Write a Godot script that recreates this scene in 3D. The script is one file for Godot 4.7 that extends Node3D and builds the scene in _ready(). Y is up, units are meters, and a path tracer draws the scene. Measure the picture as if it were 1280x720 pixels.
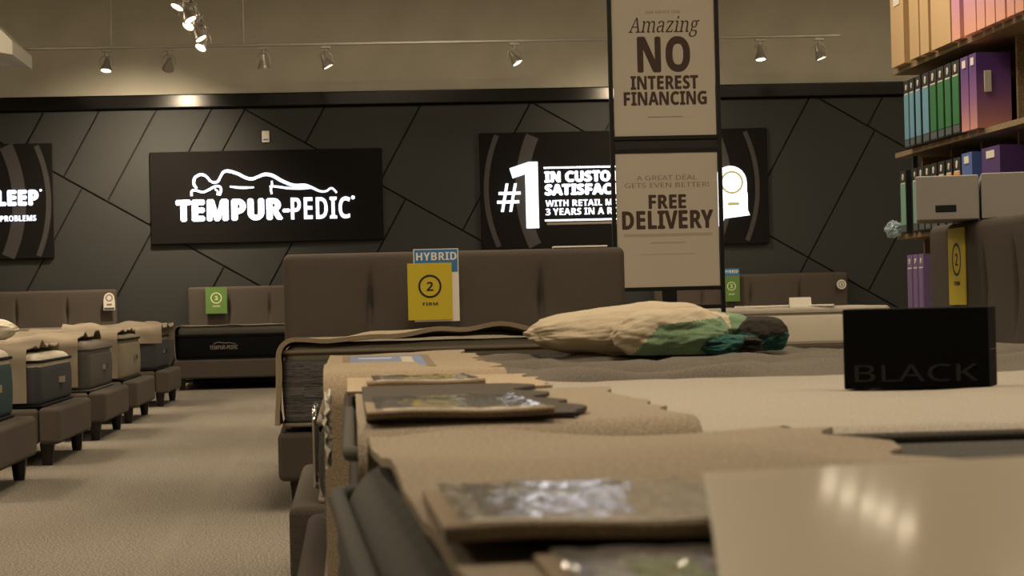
extends Node3D
# Mattress showroom seen along an aisle between two rows of display beds.
# x = sideways from the camera, y = up, -z = along the aisle. Metres.

var M = {}
var taken = {}
var WARM = Color(1.0, 0.91, 0.78)

# ------------------------------------------------------------------ materials
func ramp(cols, offs):
	var g = Gradient.new()
	g.offsets = PackedFloat32Array(offs)
	g.colors = PackedColorArray(cols)
	return g

func noise_tex(freq, type, cols, offs, seed_ = 1, size = 512, oct = 3, as_normal = false, bump = 4.0):
	var n = FastNoiseLite.new()
	n.noise_type = type
	n.frequency = freq
	n.fractal_octaves = oct
	n.seed = seed_
	var t = NoiseTexture2D.new()
	t.width = size
	t.height = size
	t.seamless = true
	t.noise = n
	if as_normal:
		t.as_normal_map = true
		t.bump_strength = bump
	elif cols.size() > 0:
		t.color_ramp = ramp(cols, offs)
	return t

func plain(c, rough = 0.8, metal = 0.0):
	var m = StandardMaterial3D.new()
	m.albedo_color = c
	m.roughness = rough
	m.metallic = metal
	return m

var weave_normal
var weave_tone
# cloth: flat dye colour, a woven tone and a woven relief in the object's own axes
func cloth(c, scale = 5.0, rough = 0.95, bump = 0.5):
	var m = plain(c, rough)
	m.albedo_texture = weave_tone
	m.normal_enabled = true
	m.normal_texture = weave_normal
	m.normal_scale = bump
	m.uv1_triplanar = true
	m.uv1_scale = Vector3.ONE * scale
	m.metallic_specular = 0.25
	return m

func make_materials():
	weave_normal = noise_tex(0.12, FastNoiseLite.TYPE_CELLULAR, [], [], 3, 512, 2, true, 3.0)
	weave_tone = noise_tex(0.06, FastNoiseLite.TYPE_SIMPLEX, [Color(0.80, 0.80, 0.80), Color(1, 1, 1)], [0.2, 0.8], 5, 512, 4)
	var stripe = Image.create(256, 256, false, Image.FORMAT_RGB8)
	var rng = RandomNumberGenerator.new()
	rng.seed = 11
	for y in 256:                                     # horizontal slub yarns of the heathered border fabric
		var t = 0.62 + 0.38 * rng.randf()
		var run = 0
		var v = t
		for x in 256:
			if run <= 0:
				run = rng.randi_range(6, 40)
				v = clampf(t + rng.randf_range(-0.25, 0.25), 0.3, 1.0)
			run -= 1
			stripe.set_pixel(x, y, Color(v, v, v))
	M.slub_tex = ImageTexture.create_from_image(stripe)

	var carpet = plain(Color(0.675, 0.65, 0.61), 1.0)
	carpet.albedo_texture = noise_tex(0.11, FastNoiseLite.TYPE_SIMPLEX, [Color(0.60, 0.59, 0.57), Color(0.82, 0.81, 0.79), Color(1, 1, 1)], [0.15, 0.5, 0.85], 9, 1024, 4)
	carpet.normal_enabled = true
	carpet.normal_texture = noise_tex(0.25, FastNoiseLite.TYPE_CELLULAR, [], [], 9, 512, 2, true, 5.0)
	carpet.uv1_triplanar = true
	carpet.uv1_world_triplanar = true
	carpet.uv1_scale = Vector3.ONE * 0.8
	carpet.metallic_specular = 0.1
	M.carpet = carpet

	var paint = plain(Color(0.76, 0.74, 0.675), 0.9)
	paint.albedo_texture = noise_tex(0.01, FastNoiseLite.TYPE_SIMPLEX, [Color(0.94, 0.94, 0.94), Color(1, 1, 1)], [0.0, 1.0], 21, 512, 5)
	paint.uv1_triplanar = true
	paint.uv1_world_triplanar = true
	paint.uv1_scale = Vector3.ONE * 0.3
	M.paint = paint
	M.ceiling = plain(Color(0.74, 0.72, 0.68), 0.95)
	M.panel = plain(Color(0.172, 0.176, 0.168), 0.7)
	M.groove = plain(Color(0.03, 0.03, 0.03), 0.9)
	M.fascia = plain(Color(0.115, 0.11, 0.10), 0.22, 0.7)
	M.board = plain(Color(0.115, 0.108, 0.105), 0.85)
	M.board.metallic_specular = 0.15
	M.board_arc = plain(Color(0.225, 0.215, 0.21), 0.7)

	M.upholstery = cloth(Color(0.375, 0.345, 0.315), 6.0, 0.95, 0.6)
	M.crease = cloth(Color(0.38, 0.33, 0.26), 6.0, 0.95, 0.6)
	M.wood_dark = plain(Color(0.10, 0.075, 0.055), 0.5)
	M.beige = cloth(Color(0.72, 0.65, 0.55), 7.0, 0.95, 0.7)
	M.taupe = cloth(Color(0.62, 0.57, 0.50), 7.0, 0.95, 0.7)
	M.hem = cloth(Color(0.60, 0.54, 0.46), 9.0, 0.95, 0.7)
	M.grey_mat = cloth(Color(0.34, 0.315, 0.29), 7.0, 0.95, 0.7)
	M.white_knit = cloth(Color(0.69, 0.66, 0.61), 9.0, 0.95, 0.9)
	M.ivory = cloth(Color(0.90, 0.87, 0.80), 6.0, 0.95, 0.8)
	M.grey_quilt = cloth(Color(0.49, 0.46, 0.42), 7.0, 0.95, 0.8)
	M.black_knit = cloth(Color(0.075, 0.078, 0.085), 8.0, 0.9, 0.5)
	M.charcoal = cloth(Color(0.36, 0.345, 0.32), 8.0, 0.9, 0.6)
	M.slate = cloth(Color(0.285, 0.29, 0.30), 8.0, 0.9, 0.6)
	M.rib_side = cloth(Color(0.33, 0.325, 0.31), 8.0, 0.95, 0.7)
	M.grey_side = cloth(Color(0.36, 0.35, 0.33), 8.0, 0.9, 0.6)
	M.stone_side = cloth(Color(0.55, 0.52, 0.45), 8.0, 0.9, 0.6)
	M.teal_side = cloth(Color(0.24, 0.33, 0.34), 8.0, 0.9, 0.6)
	M.blue_band = cloth(Color(0.42, 0.60, 0.66), 8.0, 0.9, 0.5)
	var slub = cloth(Color(0.46, 0.455, 0.45), 3.0, 0.95, 0.5)
	slub.albedo_texture = M.slub_tex
	M.slub = slub
	M.piping = cloth(Color(0.62, 0.58, 0.52), 9.0, 0.8, 0.4)
	M.piping_dark = cloth(Color(0.10, 0.10, 0.105), 9.0, 0.8, 0.4)
	M.chrome = plain(Color(0.85, 0.84, 0.82), 0.12, 1.0)
	M.metal_black = plain(Color(0.055, 0.05, 0.047), 0.45, 0.3)
	M.poster = plain(Color(0.77, 0.735, 0.67), 0.6)
	M.ink = plain(Color(0.27, 0.19, 0.165), 0.7)
	M.ink_soft = plain(Color(0.52, 0.47, 0.41), 0.8)
	M.white_plastic = plain(Color(0.85, 0.83, 0.78), 0.45)
	M.white_paper = plain(Color(0.88, 0.86, 0.82), 0.7)
	M.silver = plain(Color(0.62, 0.60, 0.56), 0.35, 0.6)
	M.wood = cloth(Color(0.62, 0.54, 0.43), 2.0, 0.75, 0.05)
	M.box_white = plain(Color(0.70, 0.68, 0.655), 0.85)
	M.black_card = plain(Color(0.03, 0.03, 0.031), 0.7)
	M.black_card.metallic_specular = 0.2
	M.black_gloss = plain(Color(0.012, 0.012, 0.012), 0.5)
	M.yellow = plain(Color(0.76, 0.68, 0.14), 0.6)
	M.green_card = plain(Color(0.37, 0.51, 0.24), 0.6)
	M.blue_card = plain(Color(0.20, 0.45, 0.66), 0.6)
	M.pale_ink = plain(Color(0.86, 0.88, 0.70), 0.7)
	M.green_cloth = cloth(Color(0.56, 0.68, 0.54), 8.0, 0.75, 0.3)
	M.teal_cloth = cloth(Color(0.24, 0.42, 0.40), 8.0, 0.75, 0.3)
	M.dark_cloth = cloth(Color(0.25, 0.23, 0.215), 8.0, 0.9, 0.5)
	M.pillow_knit = cloth(Color(0.90, 0.84, 0.73), 16.0, 0.95, 0.8)
	M.tan_box = plain(Color(0.78, 0.66, 0.49), 0.8)
	M.ink_dark = plain(Color(0.06, 0.08, 0.09), 0.6)
	M.grey_label = plain(Color(0.30, 0.34, 0.36), 0.6)
	M.sky_box = plain(Color(0.42, 0.62, 0.72), 0.6)
	M.green_box = plain(Color(0.14, 0.44, 0.24), 0.6)
	M.mint_box = plain(Color(0.48, 0.66, 0.60), 0.6)
	M.orange_box = plain(Color(0.85, 0.62, 0.36), 0.6)
	M.blue_box = plain(Color(0.32, 0.42, 0.70), 0.5)
	M.violet_box = plain(Color(0.31, 0.20, 0.46), 0.5)
	M.lilac_box = plain(Color(0.46, 0.38, 0.56), 0.55)
	var ombre = plain(Color(1, 1, 1), 0.55)                # printed two-dye sleeve: violet ink running into peach ink
	var gt = GradientTexture2D.new()
	gt.gradient = ramp([Color(0.34, 0.20, 0.50), Color(0.52, 0.34, 0.56), Color(0.82, 0.58, 0.52)], [0.15, 0.55, 1.0])
	gt.fill_from = Vector2(0, 0)
	gt.fill_to = Vector2(0, 1)
	gt.width = 16
	gt.height = 256
	ombre.albedo_texture = gt
	M.ombre = ombre
	var ombre2 = ombre.duplicate()
	var gt2 = gt.duplicate()
	gt2.gradient = ramp([Color(0.62, 0.45, 0.74), Color(0.80, 0.58, 0.72), Color(0.90, 0.66, 0.56)], [0.1, 0.5, 1.0])
	ombre2.albedo_texture = gt2
	M.ombre_pink = ombre2
	var film = plain(Color(0.62, 0.74, 0.78, 0.55), 0.15)
	film.transparency = BaseMaterial3D.TRANSPARENCY_ALPHA
	M.film = film
	var vinyl = plain(Color(0.95, 0.95, 0.93, 0.10), 0.07)
	vinyl.transparency = BaseMaterial3D.TRANSPARENCY_ALPHA
	M.vinyl = vinyl
	M.sheet = plain(Color(0.78, 0.73, 0.65), 0.3)
	M.sheet.clearcoat_enabled = true
	M.sheet.clearcoat = 0.8
	M.sheet.clearcoat_roughness = 0.08
	M.lit_white = plain(Color(0.9, 0.92, 1.0), 0.5)
	M.lit_white.emission_enabled = true
	M.lit_white.emission = Color(0.92, 0.95, 1.0)
	M.lit_white.emission_energy_multiplier = 1.6
	M.lit_gold = plain(Color(0.55, 0.5, 0.3), 0.5)
	M.lit_gold.emission_enabled = true
	M.lit_gold.emission = Color(0.75, 0.72, 0.45)
	M.lit_gold.emission_energy_multiplier = 0.6
	M.lamp_face = plain(Color(1, 0.97, 0.9), 0.5)
	M.lamp_face.emission_enabled = true
	M.lamp_face.emission = Color(1.0, 0.93, 0.80)
	M.lamp_face.emission_energy_multiplier = 6.0
	M.fill_panel_glow = plain(Color(1, 0.97, 0.9), 0.5)  # glowing face of the added fill panels overhead
	M.fill_panel_glow.emission_enabled = true
	M.fill_panel_glow.emission = Color(1.0, 0.90, 0.74)
	M.fill_panel_glow.emission_energy_multiplier = 1.5

# ------------------------------------------------------------------ scene helpers
func numbered(called):
	if not taken.has(called):
		taken[called] = 0
		return called
	taken[called] += 1
	return "%s_%03d" % [called, taken[called]]

func tag(o, label, category, group = ""):
	o.set_meta("label", label)
	o.set_meta("category", category)
	if group != "":
		o.set_meta("group", group)
	return o

func thing(called, label, category, at = Vector3.ZERO, turn = 0.0, group = ""):
	var o = Node3D.new()
	o.name = numbered(called)
	add_child(o)
	o.position = at
	o.rotation.y = turn
	return tag(o, label, category, group)

func begin():
	var st = SurfaceTool.new()
	st.begin(Mesh.PRIMITIVE_TRIANGLES)
	return st

func done(st, called, mat, parent, at = Vector3.ZERO, turn = Vector3.ZERO):
	st.index()
	var mi = MeshInstance3D.new()
	mi.mesh = st.commit()
	mi.material_override = mat
	mi.name = called
	mi.position = at
	mi.rotation = turn
	parent.add_child(mi, true)
	return mi

func structure(called, st, mat):
	var o = done(st, called, mat, self)
	o.set_meta("kind", "structure")
	return o

# ------------------------------------------------------------------ mesh helpers
func tri(st, a, b, c, na, nb, nc, uva = Vector2.ZERO, uvb = Vector2.ZERO, uvc = Vector2.ZERO):
	if (b - a).cross(c - a).dot(na + nb + nc) > 0.0:
		var t = b; b = c; c = t
		t = nb; nb = nc; nc = t
		t = uvb; uvb = uvc; uvc = t
	st.set_normal(na); st.set_uv(uva); st.add_vertex(a)
	st.set_normal(nb); st.set_uv(uvb); st.add_vertex(b)
	st.set_normal(nc); st.set_uv(uvc); st.add_vertex(c)

func quad(st, a, b, c, d, n):
	tri(st, a, b, c, n, n, n, Vector2(0, 0), Vector2(1, 0), Vector2(1, 1))
	tri(st, a, c, d, n, n, n, Vector2(0, 0), Vector2(1, 1), Vector2(0, 1))

# a sharp box
func bx(st, c, s):
	var h = s * 0.5
	for k in 3:
		var u = Vector3.ZERO; var v = Vector3.ZERO; var n = Vector3.ZERO
		n[k] = 1
		u[(k + 1) % 3] = h[(k + 1) % 3]
		v[(k + 2) % 3] = h[(k + 2) % 3]
		for sg in [-1.0, 1.0]:
			var o = c + n * sg * h[k]
			if k == 0:
				quad(st, o - v + u, o + v + u, o + v - u, o - v - u, n * sg)
			else:
				quad(st, o - u + v, o + u + v, o + u - v, o - u - v, n * sg)
	return st

# a box with rounded edges; n cuts the flat faces, bend(position, normal) may move the points
func rb(st, c, s, r, seg = 2, n = Vector3i(1, 1, 1), bend = null):
	var h = s * 0.5
	r = minf(r, minf(h.x, minf(h.y, h.z)) * 0.98)
	var ax = []
	for k in 3:
		var list = []
		var inner = h[k] - r
		for i in range(seg, 0, -1):
			list.append(-inner - r * tan(PI / 4 * i / seg))
		for i in n[k] + 1:
			list.append(-inner + 2.0 * inner * i / n[k])
		for i in range(1, seg + 1):
			list.append(inner + r * tan(PI / 4 * i / seg))
		ax.append(list)
	for k in 3:
		var k1 = (k + 1) % 3
		var k2 = (k + 2) % 3
		for sg in [-1.0, 1.0]:
			var P = []
			var N = []
			for a in ax[k1]:
				var rp = []
				var rn = []
				for b in ax[k2]:
					var p = Vector3.ZERO
					p[k] = sg * h[k]; p[k1] = a; p[k2] = b
					var q = p
					for j in 3:
						q[j] = clampf(p[j], -(h[j] - r), h[j] - r)
					var nn = (p - q).normalized()
					var w = q + nn * r
					if bend != null:
						w += bend.call(w, nn)
					rp.append(c + w)
					rn.append(nn)
				P.append(rp)
				N.append(rn)
			for i in P.size() - 1:
				for j in P[0].size() - 1:
					tri(st, P[i][j], P[i + 1][j], P[i + 1][j + 1], N[i][j], N[i + 1][j], N[i + 1][j + 1])
					tri(st, P[i][j], P[i + 1][j + 1], P[i][j + 1], N[i][j], N[i + 1][j + 1], N[i][j + 1])
	if bend != null:
		st.index()
		st.generate_normals()
	return st

# a tube along points
func tube(st, pts, r, sides = 8, closed = false):
	var rings = []
	var n = pts.size()
	var up = Vector3.UP
	for i in n:
		var a = pts[(i - 1 + n) % n] if (closed or i > 0) else pts[i]
		var b = pts[(i + 1) % n] if (closed or i < n - 1) else pts[i]
		var t = (b - a).normalized()
		if absf(t.dot(up)) > 0.95:
			up = Vector3.RIGHT if absf(t.x) < 0.9 else Vector3.BACK
		var s = t.cross(up).normalized()
		up = s.cross(t).normalized()
		var ring = []
		for k in sides:
			var an = TAU * k / sides
			ring.append([pts[i] + (s * cos(an) + up * sin(an)) * r, s * cos(an) + up * sin(an)])
		rings.append(ring)
	for i in (n if closed else n - 1):
		var A = rings[i]
		var B = rings[(i + 1) % n]
		for k in sides:
			var l = (k + 1) % sides
			tri(st, A[k][0], B[k][0], B[l][0], A[k][1], B[k][1], B[l][1])
			tri(st, A[k][0], B[l][0], A[l][0], A[k][1], B[l][1], A[l][1])
	if not closed:
		for e in [0, n - 1]:
			var nn = (pts[0] - pts[1]).normalized() if e == 0 else (pts[n - 1] - pts[n - 2]).normalized()
			for k in sides:
				tri(st, pts[e], rings[e][k][0], rings[e][(k + 1) % sides][0], nn, nn, nn)
	return st

# a turned profile of (radius, height) about y, placed by xf
func lathe(st, prof, segs, xf):
	for i in prof.size() - 1:
		var p = prof[i]
		var q = prof[i + 1]
		var d = (q - p).normalized()
		for k in segs:
			var a = TAU * k / segs
			var b = TAU * (k + 1) / segs
			var ca = Vector3(cos(a), 0, sin(a))
			var cb = Vector3(cos(b), 0, sin(b))
			var na = xf.basis * (ca * d.y - Vector3.UP * d.x).normalized()
			var nb = xf.basis * (cb * d.y - Vector3.UP * d.x).normalized()
			var v0 = xf * (ca * p.x + Vector3.UP * p.y)
			var v1 = xf * (cb * p.x + Vector3.UP * p.y)
			var v2 = xf * (cb * q.x + Vector3.UP * q.y)
			var v3 = xf * (ca * q.x + Vector3.UP * q.y)
			if p.x > 0.0001:
				tri(st, v0, v1, v2, na, nb, nb)
			if q.x > 0.0001:
				tri(st, v0, v2, v3, na, nb, na)
	return st

# a flat outline pushed out along z
func prism(st, poly, z0, z1, xf = Transform3D.IDENTITY):
	var idx = Geometry2D.triangulate_polygon(poly)
	for z in [z0, z1]:
		var n = xf.basis * Vector3(0, 0, 1.0 if z == z1 else -1.0)
		for i in range(0, idx.size(), 3):
			var p = []
			for j in 3:
				p.append(xf * Vector3(poly[idx[i + j]].x, poly[idx[i + j]].y, z))
			tri(st, p[0], p[1], p[2], n, n, n)
	var ccw = not Geometry2D.is_polygon_clockwise(poly)
	for i in poly.size():
		var a = poly[i]
		var b = poly[(i + 1) % poly.size()]
		var e = (b - a).normalized()
		var n2 = Vector2(e.y, -e.x) if ccw else Vector2(-e.y, e.x)
		var n = xf.basis * Vector3(n2.x, n2.y, 0)
		quad(st, xf * Vector3(a.x, a.y, z0), xf * Vector3(b.x, b.y, z0), xf * Vector3(b.x, b.y, z1), xf * Vector3(a.x, a.y, z1), n)
	return st

# a sheet of some thickness over a function f(u, v) -> Vector3
func sheet(st, nu, nv, thick, f):
	var P = []
	for i in nu + 1:
		var row = []
		for j in nv + 1:
			row.append(f.call(float(i) / nu, float(j) / nv))
		P.append(row)
	var N = []
	for i in nu + 1:
		var row = []
		for j in nv + 1:
			var du = P[mini(i + 1, nu)][j] - P[maxi(i - 1, 0)][j]
			var dv = P[i][mini(j + 1, nv)] - P[i][maxi(j - 1, 0)]
			row.append(du.cross(dv).normalized())
		N.append(row)
	for side in [1.0, -1.0]:
		for i in nu:
			for j in nv:
				var q = []
				var n = []
				for e in [[i, j], [i + 1, j], [i + 1, j + 1], [i, j + 1]]:
					q.append(P[e[0]][e[1]] + N[e[0]][e[1]] * thick * 0.5 * side)
					n.append(N[e[0]][e[1]] * side)
				tri(st, q[0], q[1], q[2], n[0], n[1], n[2])
				tri(st, q[0], q[2], q[3], n[0], n[2], n[3])
	var rim = []
	for i in nu:
		rim.append([[i, 0], [i + 1, 0], 0, -1])
		rim.append([[i, nv], [i + 1, nv], 0, 1])
	for j in nv:
		rim.append([[0, j], [0, j + 1], -1, 0])
		rim.append([[nu, j], [nu, j + 1], 1, 0])
	for e in rim:
		var a = P[e[0][0]][e[0][1]]
		var b = P[e[1][0]][e[1][1]]
		var na = N[e[0][0]][e[0][1]] * thick * 0.5
		var nb = N[e[1][0]][e[1][1]] * thick * 0.5
		var inn = P[clampi(e[0][0] - e[2], 0, nu)][clampi(e[0][1] - e[3], 0, nv)]
		quad(st, a - na, b - nb, b + nb, a + na, (a - inn).normalized())
	return st

# a closed blob: f(theta 0..TAU, phi -PI/2..PI/2) -> Vector3; pick(centre) says which of the two tools gets a face
func blob(sts, nt, np, f, pick = null):
	var P = []
	for i in nt:
		var row = []
		for j in np + 1:
			row.append(f.call(TAU * i / nt, -PI / 2 + PI * j / np))
		P.append(row)
	var c0 = Vector3.ZERO
	for i in nt:
		c0 += P[i][np / 2]
	c0 /= nt
	var N = []
	for i in nt:
		var row = []
		for j in np + 1:
			var du = P[(i + 1) % nt][j] - P[(i - 1 + nt) % nt][j]
			var dv = P[i][mini(j + 1, np)] - P[i][maxi(j - 1, 0)]
			var n = du.cross(dv)
			if n.length() < 1e-9:
				n = Vector3(0, -1 if j < np / 2 else 1, 0)
			n = n.normalized()
			row.append(n)
		N.append(row)
	var flip = 1.0
	if N[0][np / 2].dot(P[0][np / 2] - c0) < 0:
		flip = -1.0
	for i in nt:
		for j in np:
			var e = [[i, j], [(i + 1) % nt, j], [(i + 1) % nt, j + 1], [i, j + 1]]
			var p = []
			var n = []
			for k in e:
				p.append(P[k[0]][k[1]])
				var nn = N[k[0]][k[1]]
				if k[1] != 0 and k[1] != np:
					nn *= flip
				n.append(nn)
			var st = sts[0]
			if pick != null and pick.call((p[0] + p[1] + p[2] + p[3]) * 0.25):
				st = sts[1]
			if j > 0:
				tri(st, p[0], p[1], p[2], n[0], n[1], n[2])
			if j < np:
				tri(st, p[0], p[2], p[3], n[0], n[2], n[3])

# a soft closed body from the six faces of a cube, n cuts each; two tools as in blob
func soft_body(sts, n, f, pick = null):
	for k in 3:
		for sg in [-1.0, 1.0]:
			var P = []
			for i in n + 1:
				var row = []
				for j in n + 1:
					var c = Vector3.ZERO
					c[k] = sg
					c[(k + 1) % 3] = tan((2.0 * i / n - 1.0) * PI / 4)
					c[(k + 2) % 3] = tan((2.0 * j / n - 1.0) * PI / 4)
					row.append(f.call(c))
				P.append(row)
			var out = Vector3.ZERO
			out[k] = sg
			for i in n:
				for j in n:
					var a = P[i][j]; var b = P[i + 1][j]; var c = P[i + 1][j + 1]; var d = P[i][j + 1]
					var st = sts[0]
					if pick != null and pick.call((a + b + c + d) * 0.25):
						st = sts[1]
					var nn = (b - a).cross(d - a).normalized() * sg
					tri(st, a, b, c, nn, nn, nn)
					tri(st, a, c, d, nn, nn, nn)
	for st in sts:
		st.index()
		st.generate_normals()

func spow(a, e):
	return signf(a) * pow(absf(a), e)

# ------------------------------------------------------------------ lettering
var fonts = {}
func font(style):
	if not fonts.has(style):
		var f = SystemFont.new()
		f.font_names = PackedStringArray(["Droid Serif" if style.contains("serif") else "Droid Sans"])
		if style.contains("bold"):
			f.font_weight = 700
		var v = FontVariation.new()
		v.base_font = f
		if style.contains("italic"):
			v.variation_transform = Transform2D(Vector2(1, 0.26), Vector2(0, 1), Vector2.ZERO)
		fonts[style] = v
	return fonts[style]

# words set to an exact width and height, centred at `at` in the parent's axes, standing `depth` proud, facing the parent's +z
func words(parent, called, text, at, w, h, depth, mat, style = "bold", turn = Vector3.ZERO):
	var t = TextMesh.new()
	t.text = text
	t.font = font(style)
	t.font_size = 48
	t.pixel_size = 0.01
	t.depth = 0.1
	t.curve_step = 1.5
	var b = t.get_aabb()
	var mesh = t
	var fat = 0.020 if style.contains("heavy") else 0.010 if style.contains("fat") else 0.0
	if fat > 0.0:                                     # heavier strokes: the same outlines joined a hair apart
		var st = SurfaceTool.new()
		var step = 0.0
		for o in [Vector2(-1, 0), Vector2(1, 0), Vector2(0, 1), Vector2(0, -1), Vector2(0, 0)]:
			st.append_from(t, 0, Transform3D(Basis.IDENTITY, Vector3(o.x * fat, o.y * fat, step)))
			step += 0.02
		mesh = st.commit()
		b = mesh.get_aabb()
	var mi = MeshInstance3D.new()
	mi.mesh = mesh
	mi.material_override = mat
	mi.name = called
	parent.add_child(mi, true)
	var s = Vector3(w / b.size.x, h / b.size.y, depth / b.size.z)
	var basis_ = Basis.from_euler(turn)
	mi.transform = Transform3D(basis_ * Basis.from_scale(s), at - basis_ * (b.get_center() * s))
	return mi

# a ring or arc ribbon, extruded
func arc(st, c, r, wid, a0, a1, z0, z1, segs = 32, squash = 1.0):
	var poly = PackedVector2Array()
	for i in segs + 1:
		var a = lerpf(a0, a1, float(i) / segs)
		poly.append(c + Vector2(cos(a) * squash, sin(a)) * (r + wid * 0.5))
	for i in range(segs, -1, -1):
		var a = lerpf(a0, a1, float(i) / segs)
		poly.append(c + Vector2(cos(a) * squash, sin(a)) * (r - wid * 0.5))
	for i in segs:
		var q = PackedVector2Array([poly[i], poly[i + 1], poly[2 * segs - i], poly[2 * segs + 1 - i]])
		prism(st, q, z0, z1)
	return st

# a brush line through points (x, y, width), extruded
func stroke(st, pts, z0, z1):
	var cv = Curve3D.new()
	for i in pts.size():
		var a = pts[maxi(i - 1, 0)]
		var b = pts[mini(i + 1, pts.size() - 1)]
		var t = (b - a) / 6.0
		cv.add_point(pts[i], -t, t)
	cv.bake_interval = 0.012
	var bk = cv.get_baked_points()
	var L = []
	var R = []
	for i in bk.size():
		var a = bk[maxi(i - 1, 0)]
		var b = bk[mini(i + 1, bk.size() - 1)]
		var t = Vector2(b.x - a.x, b.y - a.y).normalized()
		var n = Vector2(-t.y, t.x) * bk[i].z * 0.5
		L.append(Vector2(bk[i].x, bk[i].y) + n)
		R.append(Vector2(bk[i].x, bk[i].y) - n)
	for i in bk.size() - 1:
		prism(st, PackedVector2Array([L[i], L[i + 1], R[i + 1], R[i]]), z0, z1)
	return st

# ------------------------------------------------------------------ lamps
func aim_basis(dir):
	var y = -dir.normalized()
	var x = y.cross(Vector3.BACK)
	if x.length() < 0.01:
		x = Vector3.RIGHT
	x = x.normalized()
	return Basis(x, y, x.cross(y))

# a gimbal track head hanging from the rail at `at`, pointing along dir
func track_head(at, dir, label, energy, cone = 32.0, mat = null):
	var t = thing("track_spotlight", label, "spotlight", at, 0.0, "track spotlights")
	if mat == null:
		mat = M.silver
	var st = begin()
	rb(st, Vector3(0, -0.015, 0), Vector3(0.09, 0.03, 0.035), 0.006, 1)
	done(st, "adapter", mat, t)
	st = begin()
	tube(st, [Vector3(0, -0.025, 0), Vector3(0, -0.06, 0)], 0.012, 10)
	done(st, "stem", mat, t)
	st = begin()                                        # fork that carries the lamp
	var f = []
	for i in 13:
		var a = PI * i / 12.0
		f.append(Vector3(cos(a) * 0.062, -0.12 + sin(a) * 0.058, 0))
	f.push_front(Vector3(0.062, -0.155, 0))
	f.append(Vector3(-0.062, -0.155, 0))
	tube(st, f, 0.006, 6)
	done(st, "fork", mat, t)
	var xf = Transform3D(aim_basis(dir), Vector3(0, -0.15, 0))
	st = begin()
	lathe(st, [Vector2(0, 0.075), Vector2(0.018, 0.075), Vector2(0.024, 0.05), Vector2(0.030, 0.02), Vector2(0.050, -0.028), Vector2(0.056, -0.045), Vector2(0.056, -0.056), Vector2(0.049, -0.056), Vector2(0.046, -0.047), Vector2(0.0, -0.047)], 24, xf)
	done(st, "lamp_body", mat, t)
	st = begin()
	lathe(st, [Vector2(0.0, -0.0475), Vector2(0.045, -0.0475), Vector2(0.044, -0.052), Vector2(0.0, -0.056)], 24, xf)
	done(st, "lamp_face", M.lamp_face, t)
	var l = SpotLight3D.new()
	l.name = "spot"
	t.add_child(l)
	l.light_color = WARM
	l.light_energy = energy
	l.spot_angle = cone
	l.spot_range = 30.0
	l.spot_attenuation = 2.0
	l.light_size = 0.05
	l.shadow_enabled = true
	var d = dir.normalized()
	l.position = Vector3(0, -0.15, 0) + d * 0.062
	l.basis = Basis.looking_at(d, Vector3.BACK if absf(d.y) > 0.95 else Vector3.UP)
	return t

func rail(at, size, label):
	var st = begin()
	rb(st, Vector3.ZERO, size, 0.005, 1)
	return tag(done(st, numbered("track_rail"), M.silver, self, at), label, "light track")

# ------------------------------------------------------------------ beds
# bed axes: origin on the floor at the middle of the foot end, +x to one side, -z towards the headboard
var H_RAIL = 0.27
func bed_frame(at, turn, w, l, label, headboard = true, group = ""):
	var t = thing("upholstered_bed_frame", label, "bed frame", at, turn, group)
	var st = begin()
	rb(st, Vector3(0, 0.185, -0.05), Vector3(w, 0.17, 0.10), 0.022, 3)
	done(st, "foot_rail", M.upholstery, t)
	for s in [-1, 1]:
		st = begin()
		rb(st, Vector3(s * (w * 0.5 - 0.04), 0.183, -0.10 - (l - 0.1) * 0.5), Vector3(0.08, 0.166, l - 0.104), 0.022, 3)
		done(st, "side_rail", M.upholstery, t)
	st = begin()
	bx(st, Vector3(0, 0.235, -0.10 - (l - 0.1) * 0.5), Vector3(w - 0.17, 0.02, l - 0.12))
	done(st, "platform", M.wood_dark, t)
	for s in [-1, 1]:
		for z in [-0.07, -l + 0.12]:
			st = begin()
			lathe(st, [Vector2(0, 0), Vector2(0.030, 0), Vector2(0.045, 0.104), Vector2(0, 0.104)], 4, Transform3D(Basis(Vector3.UP, PI / 4), Vector3.ZERO))
			done(st, "leg", M.wood_dark, t, Vector3(s * (w * 0.5 - 0.07), 0, z))
	if headboard:
		var hb = 0.94
		var bend = func(p, n):
			if n.z < 0.5:
				return Vector3.ZERO
			var dz = 0.0
			var y = p.y + hb * 0.5 + 0.05
			for k in [-0.25, 0.0, 0.25]:
				var dx = (p.x - k * w) / 0.013
				var f = clampf(1.0 - absf(y - 0.735) / 0.16, 0.0, 1.0)
				dz -= 0.045 * exp(-dx * dx) * f
				var dl = (p.x - k * w) / 0.10
				dz -= 0.010 * exp(-dl * dl) * f
			return Vector3(0, 0, dz)
		st = begin()
		rb(st, Vector3(0, (hb + 0.05) * 0.5, -l - 0.05), Vector3(w, hb - 0.05, 0.11), 0.03, 3, Vector3i(160, 26, 1), bend)
		done(st, "headboard", M.upholstery, t)
	return t

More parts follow.
